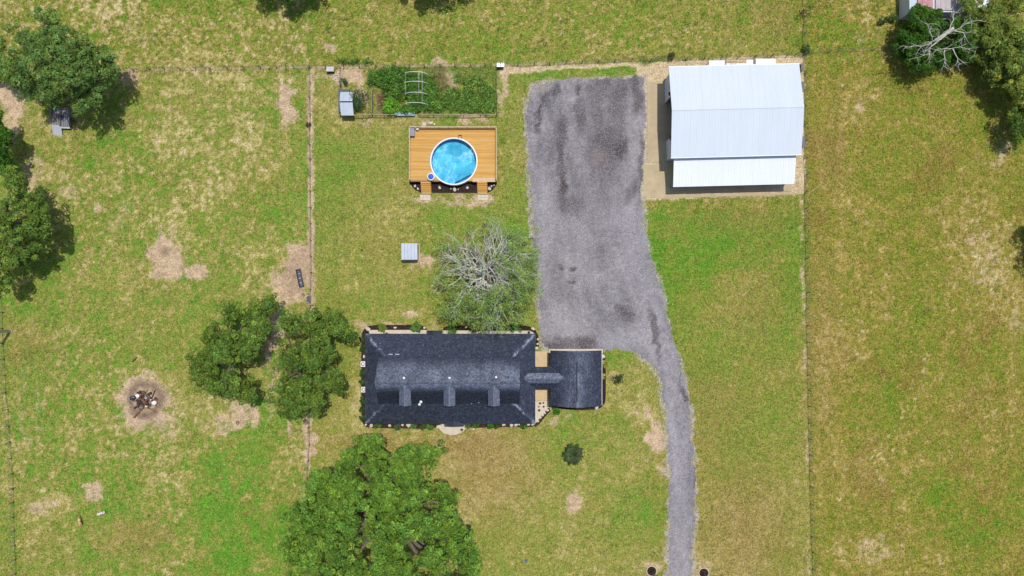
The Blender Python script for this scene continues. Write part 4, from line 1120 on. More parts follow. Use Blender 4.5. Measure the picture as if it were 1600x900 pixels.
small_plant('young_tree', 964, 588, 9, 2.4, 'small round dark tree east of the garage', 'tree', (.03, .055, .018), seed=42, leaf=(.06, .12), cover=1.2)
small_plant('young_tree', 1252, 20, 12, 2.5, 'small sparse dark tree beside the top fence corner', 'tree', (.06, .07, .025), seed=43, leaf=(.06, .12), cover=.6)
small_plant('shrub', 566, 382, 1, .4, 'tiny dark shrub alone on the middle lawn', 'shrub', (.04, .08, .02), seed=44)
bpy.data.objects['shrub'].location = P(566, 391)
small_plant('shrub', 1393, 28, 9, 1.4, 'loose green shrub left of the dark tree near the neighbouring sheds', 'shrub', (.06, .13, .03), seed=45)
small_plant('shrub', 1376, 34, 7, 1.1, 'small low shrub leftmost by the neighbouring sheds', 'shrub', (.05, .11, .03), seed=46)
small_plant('shrub', 1258, 78, 7, 1.0, 'green shrub growing at the fence corner above the barn', 'shrub', (.05, .12, .03), seed=47)
small_plant('shrub', 1049, 88, 6, .8, 'brown green shrub on the fence line above the barn', 'shrub', (.07, .07, .03), seed=48)
small_plant('shrub', 483, 195, 4, .7, 'small brown bush on the worn fence trail', 'shrub', (.08, .065, .03), seed=49)
# bed plants
bedp = [(598,512,7,'fern','yellow green spiky clump in the bed behind the house, left one',(.12,.17,.03),1),
        (650,511,9,'fern','wide bright green leafy clump in the bed behind the house near the entry roof',(.08,.15,.03),1),
        (706,513,8,'shrub','bright green shrub right of the back entry roof',(.06,.16,.025),0),
        (806,515,7,'shrub','green shrub in the back bed near the driveway corner',(.06,.16,.03),0),
        (741,514,5,'shrub','low grey green shrub in the back bed below the half dead oak',(.08,.12,.05),0),
        (592,665,5,'shrub','small round green shrub in the front bed, leftmost',(.07,.16,.03),0),
        (622,667,6,'fern','spreading grey green clump in the front bed below the left dormer',(.07,.11,.05),1),
        (647,665,4.5,'shrub','small green shrub in the front bed beside the pink rock',(.08,.16,.04),0),
        (661,666,4,'shrub','small dull green shrub in the front bed',(.06,.10,.03),0),
        (673,665,5.5,'shrub','bright green shrub left of the front stoop',(.07,.16,.03),0),
        (731,664,5,'fern','grey green clump just right of the front stoop',(.08,.12,.06),1),
        (743,664,4.5,'shrub','yellow green shrub second to the right of the front stoop',(.09,.16,.03),0),
        (765,664,5,'shrub','vivid green shrub in the front bed below the right dormer',(.05,.16,.02),0),
        (775,664,4,'shrub','dark green shrub in the front bed right of the vivid one',(.04,.08,.02),0),
        (818,664,4,'shrub','small green shrub near the right end of the front bed',(.05,.12,.02),0),
        (868,640,6,'shrub','bright green shrub at the lower left corner of the garage',(.05,.17,.02),0),
        (943,568,5,'shrub','yellow leaved shrub beside the garage wall, upper one',(.26,.24,.04),0),
        (941.5,587,3.6,'shrub','round yellow shrub beside the garage wall, lower one',(.30,.30,.08),0)]
for k, (a, b, rp, nm, lb, c_, fr) in enumerate(bedp):
    small_plant(nm, a, b, rp * 1.35, .7, lb, 'shrub' if nm == 'shrub' else 'plant', c_, group='plants in the mulch beds round the house', seed=60 + k, fronds=14 if fr else False, stem=False, leaf=(.05, .10))
for k, yy in enumerate((530, 545, 583, 597, 625, 640, 652)):
    small_plant('hedge_shrub', 567.6, yy, 6.0, .8, 'dark green hedge shrub along the west wall, ' + ['topmost', 'second from the top', 'third from the top, between air conditioners', 'fourth from the top, above the lower unit', 'third from the bottom', 'second from the bottom', 'bottommost'][k], 'shrub', (.04, .085, .025),
                group='hedge shrubs along the west wall', seed=90 + k, stem=False, leaf=(.05, .1))

# garden: leafy mass, one green tree, low shrubs
def garden_mass(name, blobs, col, label, seed):
    bl = [((a - 800) / 10, (450 - b) / 10, h * .4, rx / 10, ry / 10, h * .6) for a, b, rx, ry, h in blobs]
    v, f, c = leaves(bl, col, leaf=(.06, .14), clump_r=(.22, .42), cover=9, per=16, seed=seed, colvar=.3)
    v[:, 2] = np.maximum(v[:, 2], .01)
    setp(link_mesh(name, np_mesh(name, v, f, M['leaf'], face_cols=c)), label, 'plants', kind='stuff')
garden_mass('garden_vines', [(610,118,26,12,1.2),(595,128,26,8,.8),(625,135,20,18,1.0),(640,160,24,16,.8),(612,150,14,18,.8),(665,165,26,12,.7),(650,125,18,14,.5),(672,138,14,22,.6),(588,118,14,8,.9),(620,125,30,22,1.5),(655,150,22,24,.9),(640,172,20,8,.8)], (.085, .185, .030), 'tangled dark green vines over the middle of the garden plot', 101)
garden_mass('garden_weeds', [(720,150,16,10,.4),(705,165,20,10,.4),(745,168,26,9,.45),(760,150,12,24,.35),(738,130,18,10,.3),(715,122,8,8,.3),(690,170,16,8,.4),(730,158,30,18,.4),(755,165,20,14,.4),(700,150,16,14,.4),(768,160,7,20,.4)], (.11, .20, .035), 'low bright weeds in the right half of the garden plot', 102)
garden_mass('fence_weeds', [(540,97,16,4,.5),(575,98,10,4,.5),(552,97,10,4,.4)], (.07, .15, .03), 'bright weeds just outside the top garden fence', 103)
small_plant('bushy_tree', 562, 158, 19, 2.2, 'dark bluish green bush beside the two roofed coop', 'bush', (.042, .085, .03), seed=104, leaf=(.06, .12), cover=4.5)
small_plant('bushy_tree', 612, 169, 15, 1.5, 'vivid light green bush at the bottom edge of the garden', 'bush', (.14, .34, .03), seed=105, leaf=(.07, .14), cover=3)
small_plant('bushy_tree', 538, 131, 7, 1.2, 'dull green bush just above the coop', 'bush', (.06, .11, .03), seed=106, leaf=(.05, .1))

# ================================================================== ABOVE GROUND POOL AND DECK
deck = empty('pool_deck', P(708, 242), 'raised golden timber deck with rails and two flights of steps round the pool', 'deck')
DO = deck.location
PCX, PCY, PR = -8.98, 19.55, 3.62
dx0, dx1, dy0, dy1, DH = -15.78, -2.35, 16.5, 24.75, 1.3
dk_m = [mat('golden_deck_board_%s' % k, alb(*c), 0.75, size=0.7, amt=0.16, stretch=(0.25, 3, 1)) for k, c in (('a', (236, 178, 88)), ('b', (228, 167, 76)), ('c', (240, 188, 104)))]
y = dy0; row = 0
while y < dy1 - 0.05:
    ym = y + .07
    spans = [(dx0, dx1)]
    if abs(ym - PCY) < PR + .02:
        h = math.sqrt(max(0, (PR + .02) ** 2 - (ym - PCY) ** 2))
        spans = [(dx0, PCX - h), (PCX + h, dx1)]
    for a, b in spans:
        if b - a > .05:
            z = random.uniform(0, .006)
            MB().box(a - DO.x, y - DO.y, DH - .04 + z, b - DO.x, y + .134 - DO.y, DH + z).build('deck_board', random.choice(dk_m), deck)
    y += .14; row += 1
mb = MB()
wallm = mat('deck_skirt', (0.25, 0.17, 0.10), .85, size=.4, amt=.3)
for x0, y0, x1, y1 in [(dx0 + .02, dy0 + .02, dx0 + .07, dy1 - .02), (dx1 - .07, dy0 + .02, dx1 - .02, dy1 - .02), (dx0 + .08, dy1 - .07, dx1 - .08, dy1 - .02), (dx0 + .08, dy0 + .02, PCX - 2.1, dy0 + .07), (PCX + 2.1, dy0 + .02, dx1 - .08, dy0 + .07)]:
    MB().box(x0 - DO.x, y0 - DO.y, 0, x1 - DO.x, y1 - DO.y, DH - .05).build('skirt', wallm, deck)
RH = 2.2
pm = MB().box(-.05, -.05, DH - .3, .05, .05, RH - .02).mesh('rail_post', M['rail_wood'])
def rail(ax, ay, bx, by):
    L = math.hypot(bx - ax, by - ay); n = max(1, round(L / 1.5)); ang = math.atan2(by - ay, bx - ax)
    for i in range(n + 1):
        link_mesh('rail_post', pm, deck, loc=(ax + (bx - ax) * i / n - DO.x, ay + (by - ay) * i / n - DO.y, 0))
    cx, cy = (ax + bx) / 2 - DO.x, (ay + by) / 2 - DO.y
    MB().box(cx - L / 2 - .06, cy - .07, RH, cx + L / 2 + .06, cy + .07, RH + .04, rot=ang).build('top_rail', M['rail_wood'], deck)
    for z in (DH + .12, DH + .42):
        MB().box(cx - L / 2, cy - .02, z, cx + L / 2, cy + .02, z + .09, rot=ang).build('rail', M['rail_wood'], deck)
    # balusters
    mbb = MB(); k = int(L / .13)
    for i in range(k):
        t = (i + .5) / k; X = ax + (bx - ax) * t - DO.x; Y = ay + (by - ay) * t - DO.y
        mbb.box(X - .018, Y - .018, DH + .1, X + .018, Y + .018, RH - .003)
    o = mbb.build('balusters', M['rail_wood'], deck); o['kind'] = 'stuff'
rail(dx0 + .1, dy1 - .08, dx1 - .1, dy1 - .08); rail(dx0 + .08, dy0 + .15, dx0 + .08, dy1 - .25); rail(dx1 - .08, dy0 + .15, dx1 - .08, dy1 - .25)
MB().box(PCX + 2.9 - DO.x, dy0 - .12 - DO.y, DH - .1, dx1 - .1 - DO.x, dy0 + .5 - DO.y, DH + .05).build('front_bench', mat('pale_board', alb(238, 205, 160), .8, size=.5, amt=.1), deck)
MB().box(dx0 + .1 - DO.x, dy0 - .06 - DO.y, DH - .2, PCX - 2.4 - DO.x, dy0 + .12 - DO.y, DH + .012).build('front_board', mat('brown_grey_board', alb(165, 140, 120), .8, size=.5, amt=.2), deck)
for sx in (-13.35, -4.62):
    st = None
    for k in range(6):
        z1 = DH - .04 - (k + 0.0) * .205; y1 = dy0 - .06 - k * .29
        MB().box(sx - .75 - DO.x, y1 - .30 - DO.y, z1 - .05, sx + .75 - DO.x, y1 - .03 - DO.y, z1).build('step', dk_m[k % 3], deck)
    for q in (-.79, .79):
        MB().add([(sx + q - .03 - DO.x, dy0 - DO.y, DH - .1), (sx + q + .03 - DO.x, dy0 - DO.y, DH - .1), (sx + q + .03 - DO.x, dy0 - 1.8 - DO.y, .02), (sx + q - .03 - DO.x, dy0 - 1.8 - DO.y, .02),
                  (sx + q - .03 - DO.x, dy0 - DO.y, DH - .4), (sx + q + .03 - DO.x, dy0 - DO.y, DH - .4), (sx + q + .03 - DO.x, dy0 - 1.5 - DO.y, -.02), (sx + q - .03 - DO.x, dy0 - 1.5 - DO.y, -.02)],
                 [(0, 1, 2, 3), (4, 7, 6, 5), (0, 3, 7, 4), (1, 5, 6, 2)]).build('stringer', wallm, deck)
for k, sx in enumerate((664.5, 754.2)):
    q = P(sx, 308.5)
    pv = empty('stepping_pad', q, 'square pad of pale pavers at the foot of the %s pool steps' % ('left' if k == 0 else 'right'), 'paver pad', 'paver pads below the pool steps')
    for i in range(3):
        for j in range(2):
            MB().box(-.8 + i * .54, -.42 + j * .43, -.01, -.8 + i * .54 + .52, -.42 + j * .43 + .41, .06 + random.random() * .008).build('paver', M['concrete'], pv)

pool = empty('pool', (PCX, PCY, 0), 'round above ground swimming pool with white rim and blue liner', 'swimming pool')
liner, n_, l_, b_ = new_mat('blue_pool_liner')
no_ = n_.new("ShaderNodeTexVoronoi"); no_.feature = 'DISTANCE_TO_EDGE'; no_.inputs['Scale'].default_value = 10
wv = n_.new("ShaderNodeTexNoise"); wv.inputs['Scale'].default_value = 0.9; wv.inputs['Detail'].default_value = 6
l_.new(tex_coord(n_, l_), wv.inputs['Vector']); 
ad = n_.new("ShaderNodeMix"); ad.data_type = 'VECTOR'; ad.inputs[0].default_value = .35
l_.new(tex_coord(n_, l_), ad.inputs[4]); l_.new(wv.outputs['Color'], ad.inputs[5]); l_.new(ad.outputs[1], no_.inputs['Vector'])
rp_ = n_.new("ShaderNodeValToRGB"); rp_.color_ramp.elements[0].position = 0.0; rp_.color_ramp.elements[0].color = (.10, .56, .74, 1)
rp_.color_ramp.elements[1].position = .07; rp_.color_ramp.elements[1].color = (.014, .44, .68, 1)
l_.new(no_.outputs['Distance'], rp_.inputs[0])
rp2 = n_.new("ShaderNodeValToRGB"); rp2.color_ramp.elements[0].position = .35; rp2.color_ramp.elements[0].color = (.010, .34, .58, 1)
rp2.color_ramp.elements[1].position = .7; rp2.color_ramp.elements[1].color = (.12, .60, .72, 1); l_.new(wv.outputs[0], rp2.inputs[0])
mm_ = n_.new("ShaderNodeMix"); mm_.data_type = 'RGBA'; mm_.inputs[0].default_value = .75
l_.new(rp_.outputs[0], mm_.inputs[6]); l_.new(rp2.outputs[0], mm_.inputs[7]); l_.new(mm_.outputs[2], b_.inputs['Base Color']); b_.inputs['Roughness'].default_value = .7
liner_wall = mat('dark_blue_liner_wall', (.012, .13, .36), .6, size=.3, amt=.2)
water, n_, l_, b_ = new_mat('pool_water')
out_ = n_['Material Output']; n_.remove(b_)
tr_ = n_.new("ShaderNodeBsdfTransparent"); tr_.inputs[0].default_value = (.86, .97, 1, 1)
gl_ = n_.new("ShaderNodeBsdfGlossy"); gl_.inputs['Roughness'].default_value = .2
fr_ = n_.new("ShaderNodeFresnel"); fr_.inputs[0].default_value = 1.33
wv = n_.new("ShaderNodeTexNoise"); wv.inputs['Scale'].default_value = 7.0; wv.inputs['Detail'].default_value = 5; wv.inputs['Roughness'].default_value = .65
l_.new(tex_coord(n_, l_), wv.inputs['Vector'])
w2 = n_.new("ShaderNodeTexNoise"); w2.inputs['Scale'].default_value = .5; l_.new(tex_coord(n_, l_), w2.inputs['Vector'])
mr_ = n_.new("ShaderNodeMapRange"); mr_.inputs[1].default_value = .42; mr_.inputs[2].default_value = .62; l_.new(w2.outputs[0], mr_.inputs[0])
bp_ = n_.new("ShaderNodeBump"); bp_.inputs['Distance'].default_value = .22; l_.new(mr_.outputs[0], bp_.inputs['Strength']); l_.new(wv.outputs[0], bp_.inputs['Height'])
l_.new(bp_.outputs[0], gl_.inputs['Normal']); l_.new(bp_.outputs[0], fr_.inputs['Normal'])
ms_ = n_.new("ShaderNodeMixShader"); l_.new(fr_.outputs[0], ms_.inputs[0]); l_.new(tr_.outputs[0], ms_.inputs[1]); l_.new(gl_.outputs[0], ms_.inputs[2]); l_.new(ms_.outputs[0], out_.inputs['Surface'])
MB().lathe(0, 0, [(0.001, .06), (2.2, .07), (3.45, .12)], 64).build('liner', liner, pool)
MB().lathe(0, 0, [(3.46, .12), (3.5, 1.32)], 64).build('liner_wall', liner_wall, pool)
MB().lathe(0, 0, [(3.60, 0.0), (3.60, 1.32)], 64).build('pool_wall', M['white_paint'], pool)
MB().lathe(0, 0, [(3.46, 1.33), (3.47, 1.38), (3.62, 1.40), (3.68, 1.37), (3.68, 1.30), (3.6, 1.29)], 64).build('rim', M['white_paint'], pool)
mb = MB(); vs = [(3.485 * math.cos(6.2832 * k / 64), 3.485 * math.sin(6.2832 * k / 64), 1.12) for k in range(64)]
mb.add(vs, [tuple(range(64))]); mb.build('water', water, pool)
# bench ledge across the lower right of the pool
a0, a1 = math.radians(-93), math.radians(-32)
arc = [(3.44 * math.cos(a0 + (a1 - a0) * k / 14), 3.44 * math.sin(a0 + (a1 - a0) * k / 14)) for k in range(15)]
lo_ = MB(); nA = len(arc); lo_.add([(x, y, .12) for x, y in arc] + [(x, y, .55) for x, y in arc], [tuple(range(nA, 2 * nA))] + [(0, nA - 1, 2 * nA - 1, nA)])
lo_.build('ledge', mat('pale_blue_ledge', (.05, .40, .62), .6, size=.5, amt=.12), pool)
ax_, ay_ = arc[0]; bx_, by_ = arc[-1]
MB().tube([(ax_, ay_, .58), (bx_, by_, .58)], .13, 6).build('ledge_edge', mat('dark_blue_edging', (.005, .11, .34), .6), pool)

q = P(644, 205.5, 1.6)
t = empty('storage_box', q, 'grey storage box in the upper left corner of the pool deck', 'box'); t.location.z = DH + .01
MB().box(-.38, -.75, 0, .38, .75, .62).build('body', M['grey_metal'], t)
MB().box(-.43, -.80, .62, .43, .80, .70, taper=.03).build('lid', mat('slate_lid', (.21, .21, .25), .6, size=.3, amt=.2), t)
q = P(652.5, 201.5, 1.5); t = empty('side_table', (q.x, q.y, DH + .01), 'small round white table beside the grey box on the deck', 'table')
MB().lathe(0, 0, [(.001, .5), (.26, .5), (.26, .46), (.001, .45)], 16).build('table_top', M['white_paint'], t)
for k in range(3):
    a = k * 2.09; MB().tube([(.08 * math.cos(a), .08 * math.sin(a), .45), (.2 * math.cos(a), .2 * math.sin(a), 0)], .015, 5).build('leg', M['white_paint'], t)
q = P(673.7, 276.5, 1.5); t = empty('parasol', (q.x - .0, q.y, DH + .01), 'little round blue and white parasol on the deck beside the pool rim', 'parasol')
mb = MB(); mb.lathe(0, 0, [(.001, .80), (.26, .74), (.44, .62)], 10, smooth=False); mb.build('canopy', mat('blue_cloth', (.02, .12, .50), .7, size=.2, amt=.3), t)
mb = MB(); mb.lathe(0, 0, [(.45, .63), (.60, .55), (.61, .54)], 10, smooth=False); mb.build('canopy_edge', M['white_paint'], t)
MB().cyl(0, 0, 0, .76, .02).build('pole', M['white_paint'], t); MB().cyl(0, 0, 0, .06, .2).build('base', M['grey_metal'], t)
q = P(719, 214, 1.4); t = empty('pool_ladder', (q.x, q.y, DH), 'small dark pool ladder handle on the deck at the top of the rim', 'ladder')
for sx in (-.22, .22): MB().tube([(sx, .3, 0), (sx, .28, .35), (sx, 0, .45), (sx, -.25, .2)], .025, 6).build('handrail', M['dark_metal'], t)
for k, z in enumerate((.05, .25)): MB().box(-.2, .24, z, .2, .32, z + .03).build('rung', M['dark_metal'], t)

def rock(px, py, r, label, group=None, seed=0, m='rock', h=.5, cat='rock', name='rock'):
    q = P(px, py); o = MB().rock(0, 0, r * h * .4 + .03, r, r * random.uniform(.65, 1), r * h, seed=seed).build(name, M[m])
    o.location = q; o.rotation_euler.z = random.random() * 6
    return setp(o, label, cat, group)
rock(662.5, 195, .42, 'big pale boulder behind the pool deck, left one', 'boulders behind the pool deck', 1)
rock(673.5, 193, .38, 'pale boulder behind the pool deck, middle one', 'boulders behind the pool deck', 2)
rock(679, 194.5, .2, 'small grey stone behind the pool deck, right one', 'boulders behind the pool deck', 3)
G = 'landscape rocks in the bed below the pool deck'
for k, (a, b, r, lb) in enumerate([(648.5, 290.5, .24, 'pale rock at the left end of the pool bed, upper one'), (653, 295, .24, 'pale rock at the left end of the pool bed, lower one'),
    (687, 293.5, .28, 'pale flat rock in the pool bed right of the left steps'), (710.5, 296, .34, 'largest pale rock in the middle of the pool bed'), (704.5, 295, .12, 'tiny rock left of the largest rock in the pool bed'),
    (716, 296, .12, 'tiny rock right of the largest rock in the pool bed'), (730, 293.5, .24, 'pale rock in the pool bed left of the right steps'), (765, 295, .3, 'pale rock at the right end of the pool bed, lower one'), (768, 291, .2, 'pale rock at the right end of the pool bed, upper one'), (772, 289.5, .13, 'tiny rock at the tip of the right end of the pool bed')]):
    rock(a, b, r, lb, G, 10 + k)
G = 'landscape rocks in the beds round the house'
for k, (a, b, r, lb) in enumerate([(575, 514, .42, 'large pink rock at the upper left corner of the house bed'), (617.5, 512, .27, 'white arrow shaped rock in the back bed between the two leafy clumps'), (663, 512.5, .22, 'small pale rock at the right end of the back left bed'),
    (728.5, 511, .22, 'small pale rock in the back bed under the half dead oak'), (764, 511.5, .36, 'larger pale rock in the back bed under the half dead oak'), (832.5, 513.5, .36, 'pale rock at the upper right corner of the house bed'),
    (840.5, 530, .18, 'small rock in the narrow bed beside the driveway, upper one'), (840, 537.5, .2, 'small rock in the narrow bed beside the driveway, lower one'), (838.5, 544, .28, 'round pinkish rock at the end of the narrow driveway bed'),
    (564.5, 654, .15, 'tiny white rock low on the west bed'), (571.5, 663.5, .22, 'small grey rock at the lower left corner of the house bed'), (580.5, 664.5, .40, 'long pink rock first in the front bed'), (609, 665, .28, 'pale rock in the front bed between two green clumps'),
    (629, 664, .22, 'small pale rock right of the grey green clump in the front bed'), (638.5, 664.5, .4, 'big pink rock in the front bed below the left dormer'), (684, 667, .26, 'tan rock at the left edge of the front stoop'), (692, 664, .26, 'round grey green rock on the left end of the front stoop bed'),
    (740.5, 669, .32, 'pale flat rock right of the front stoop'), (787, 663.5, .34, 'pale rock in the front bed right of the vivid green shrub'), (799, 664.5, .3, 'pinkish rock in the right part of the front bed, left of three'), (806, 663.5, .3, 'white rock in the right part of the front bed, middle of three'),
    (811, 663, .17, 'small white rock in the right part of the front bed, right of three'), (825.5, 663, .26, 'pale rock near the right end of the front bed'), (832, 662.5, .26, 'tall white rock at the right corner of the front bed'),
    (840.5, 658, .22, 'greenish rock lowest in the curved bed'), (844.5, 652.5, .22, 'rock second from the lower end of the curved bed'), (847.5, 648, .26, 'rock third from the lower end of the curved bed'), (851, 645, .22, 'rock in the middle of the curved bed'),
    (855.5, 641, .26, 'rock second from the upper end of the curved bed'), (860.5, 638.5, .30, 'greenish white rock at the upper end of the curved bed'), (941.5, 556.5, .42, 'white rock at the upper right corner of the garage'), (932, 637, .46, 'white pink rock at the lower right corner of the garage')]):
    rock(a, b, r, lb, G, 30 + k)

# pots and fire bowl on the slabs
def pot(px, py, r, h, label, m='dark_metal', z=.1, g=None):
    q = P(px, py); t = empty('plant_pot', (q.x, q.y, z), label, 'pot', g)
    MB().lathe(0, 0, [(r * .7, 0), (r, h), (r * .85, h), (r * .7, h * .8), (.001, h * .8)], 12).build('bowl', M[m], t)
    v, f, c = leaves([(0, 0, h * .95, r * .6, r * .6, h * .25)], (.05, .06, .03), leaf=(.03, .06), clump_r=(.05, .1), cover=12, per=12, seed=int(px))
    link_mesh('foliage', np_mesh('foliage', v, f, M['leaf'], face_cols=c), t)
pot(826.5, 519, .2, .35, 'dark pot on the back walk near the driveway corner')
pot(721.8, 670.8, .22, .35, 'dark pot at the right end of the front stoop', 'rust')
for k, (a, b, r) in enumerate([(844, 629.5, .17), (849, 629, .13), (842, 635, .1), (849.5, 635, .15), (842.5, 640.5, .2)]):
    pot(a, b, r, .25, ['brown pot on the side walk, upper left', 'brown pot on the side walk, upper right', 'smallest brown pot on the side walk', 'brown pot on the side walk, right of the smallest', 'largest brown pot on the side walk, lowest'][k], 'rust', .09, 'pots on the side walk by the breezeway')
q = P(605.5, 523.5); t = empty('round_table', (q.x, q.y + .12, .08), 'dark round table half hidden under the back eave', 'table')
MB().lathe(0, 0, [(.001, .72), (.33, .72), (.33, .68), (.001, .67)], 16).build('table_top', M['dark_metal'], t); MB().cyl(0, 0, 0, .68, .04).build('leg', M['dark_metal'], t)
# air conditioners on the west side
for k, (a, b, lb) in enumerate([(567, 569, 'white air conditioner on the west wall, upper one'), (568, 609, 'white air conditioner on the west wall, lower one')]):
    q = P(a, b, .8); t = empty('air_conditioner', (q.x, q.y, 0), lb, 'air conditioner', 'air conditioners on the west wall')
    MB().box(-.36, -.42, .03, .36, .42, .8, taper=.01).build('casing', M['white_paint'], t)
    MB().lathe(0, 0, [(.16, .805), (.30, .825), (.30, .80)], 16).build('fan_grille', M['grey_metal'], t)
q = P(568.5, 557.5, .6); t = empty('gas_meter', (q.x, q.y, 0), 'small white utility cabinet on the west wall above the air conditioners', 'utility box')
MB().box(-.14, -.2, 0, .16, .28, .7, taper=.06).build('cabinet', M['white_paint'], t); MB().box(-.1, -.4, .02, .14, -.24, .35).build('pipe', M['dark_metal'], t)

# ================================================================== SHEDS
def panel_shed(name, px, py, w, d, h, label, m='galv', slope=.12, rot=0, n=5, wallm='dark_metal', cat='shed', group=None):
    q = P(px, py, h); t = empty(name, (q.x, q.y, 0), label, cat, group, rot)
    MB().box(-w / 2 + .12, -d / 2 + .1, 0, w / 2 - .12, d / 2 - .1, h - .12).build('wall', M[wallm], t)
    for i in range(n):
        a = -w / 2 + i * w / n; b = a + w / n - .006; z = random.uniform(0, .01)
        MB().add([(a, -d / 2, h - slope / 2 + z), (a + .05, -d / 2, h + .04 - slope / 2 + z), (b - .05, -d / 2, h + .01 - slope / 2 + z), (b, -d / 2, h - slope / 2 + z),
                  (a, d / 2, h + slope / 2 + z), (a + .05, d / 2, h + .04 + slope / 2 + z), (b - .05, d / 2, h + .01 + slope / 2 + z), (b, d / 2, h + slope / 2 + z)],
                 [(0, 1, 5, 4), (1, 2, 6, 5), (2, 3, 7, 6), (0, 4, 7, 3)]).build('roof_panel', M[m], t)
    return t
t = panel_shed('well_shed', 639.6, 393, 2.5, 2.5, 2.1, 'small square shed with pale metal roof alone on the middle lawn', slope=.25)
MB().box(-1.35, -1.45, 0, 1.35, 1.35, .06).build('slab', M['tan_concrete'], t)
MB().box(-.3, -1.17, .05, .3, -1.12, 1.8).build('door', M['grey_metal'], t)
coop = empty('chicken_coop', P(541, 162), 'chicken coop with two pale metal roofs at the corner of the garden', 'coop')
CO = coop.location
for (x0, x1, y0, y1, z0, z1, nm) in ((531.5, 551.5, 143.5, 158.5, 1.9, 2.15, 'a'), (531.2, 551.2, 160.5, 180, 2.15, 1.85, 'b')):
    a = P(x0, y0, 2.0) - CO; b = P(x1, y1, 2.0) - CO
    for i in range(4):
        xa = a.x + (b.x - a.x) * i / 4; xb = a.x + (b.x - a.x) * (i + 1) / 4 - .006
        sk = 0.12 if nm == 'b' else -.06
        MB().add([(xa + sk, b.y, z1), (xb + sk, b.y, z1), (xb, a.y, z0), (xa, a.y, z0), (xa + sk, b.y, z1 - .03), (xb + sk, b.y, z1 - .03), (xb, a.y, z0 - .03), (xa, a.y, z0 - .03)],
                 [(0, 1, 2, 3), (4, 7, 6, 5), (0, 4, 5, 1), (1, 5, 6, 2), (2, 6, 7, 3), (3, 7, 4, 0)]).build('roof_panel', M['galv'], coop)
MB().box(-.8, -1.75, 0, .85, 1.75, 1.75).build('wall', M['dark_metal'], coop)
MB().box(-.3, -1.80, .2, .3, -1.76, 1.5).build('door', M['grey_wall'], coop)
t = panel_shed('dog_house', 782, 101.5, 1.2, .6, 1.0, 'tiny grey roofed hut on the fence corner right of the garden', n=2, slope=.05)
t = panel_shed('animal_hutch', 515.5, 108, 1.2, .7, .9, 'dark grey hutch on the fence line above the garden', n=2, slope=.05); 
for c_ in t.children:
    if c_.name.startswith('roof_panel'): c_.data.materials[0] = M['grey_metal']
t = empty('rubble_pile', P(525.5, 120), 'heap of broken white paving stones left of the garden', 'rubble')
for k in range(22):
    a, b = random.uniform(-.55, .55), random.uniform(-.7, .7)
    MB().rock(a, b, .05, .13, .11, .08, seed=k).build('stone', M['rock'], t)
t = empty('planter_box', P(632, 178, .5), 'long teal grey trough on the bottom garden fence', 'trough'); t.location.z = 0
tm = mat('teal_grey_metal', (.16, .26, .27), .5, .2, size=.4, amt=.3)
for a in [(-1.6, -.3, 0, 1.6, -.27, .55), (-1.6, .27, 0, 1.6, .3, .55), (-1.6, -.265, 0, -1.57, .265, .55), (1.57, -.265, 0, 1.6, .265, .55), (-1.565, -.265, .3, 1.565, .265, .42)]:
    MB().box(*a).build('side' if a[2] == 0 else 'water', tm, t)

# hoop house frame
hh = empty('hoop_frame', P(651, 141), 'bare white hoops and purlins of a small greenhouse frame in the garden', 'greenhouse frame')
HO = hh.location
for k, (py_, xa, xb) in enumerate(((118, 633, 671), (133, 633, 671), (150, 636, 671), (166, 637, 671))):
    pts = []
    for i in range(15):
        tt = i / 14; a = math.pi * tt
        zz = 2.1 * math.sin(a) ** .8 if 0 < tt < 1 else 0
        x = -1.9 + 3.8 * (1 - math.cos(a)) / 2
        pts.append((x, (141 - py_) / 10 * .985, zz))
    MB().tube(pts, .038, 6).build('hoop', M['white_paint'], hh)
for x, z, ya, yb in ((-1.55, 1.45, -1.2, 2.35), (.62, 2.05, -1.3, 2.35), (1.1, 1.92, -2.6, 2.35)):
    MB().tube([(x, ya, z), (x, yb, z)], .018, 5).build('purlin', M['white_paint'], hh)

# ================================================================== NEIGHBOUR'S SHEDS (upper right corner)
nb = empty('neighbour_barn', P(1475, -10), 'neighbouring building with patched pink and grey roof sheets at the top edge', 'building')
NO = nb.location
pinkm = mat('faded_pink_roof', (.46, .22, .24), .7, size=.35, amt=.5); greym = mat('grey_pink_roof', (.40, .35, .36), .7, size=1.0, amt=.15)
def nbox(x0, y0, x1, y1, z0, z1, nm, m):
    a = P(x0, y0, z1) - NO; b = P(x1, y1, z1) - NO
    return MB().box(a.x, b.y, z0, b.x, a.y, z1).build(nm, m, nb)
nbox(1422, -48, 1529, 19, 0, 3.0, 'wall', M['grey_wall'])
nbox(1421, -50, 1432, 21, 3.02, 3.1, 'side_roof', M['galv'])
x = 1434
while x < 1457: nbox(x, -50, x + 7.6, 15.5, 3.12, 3.2, 'pink_roof_sheet', pinkm); x += 8
x = 1462
while x < 1492: nbox(x, -50, x + 7.7, 15.5, 3.12, 3.2, 'grey_roof_sheet', greym); x += 8
x = 1497
while x < 1526: nbox(x, -50, x + 7.7, 15.8, 3.12, 3.2, 'grey_roof_sheet', greym); x += 8
nbox(1456, 20, 1486, 24, 0, 2.2, 'lean_to', M['galv'])
nbox(1458, 24.5, 1480, 30, 0, 1.4, 'wall', tm)
t = empty('white_shed', P(1538, -12), 'small white roofed shed right of the neighbouring building', 'shed')
MB().box(-.85, -2.2, 0, .85, 2.2, 2.2).build('wall', M['dark_metal'], t)
for i in range(4): MB().box(-.95 + i * .48, -2.3, 2.25, -.95 + i * .48 + .47, 2.3, 2.33).build('roof_panel', M['white_metal2'], t)
t.location = P(1537.5, -10, 2.3); t.location.z = 0

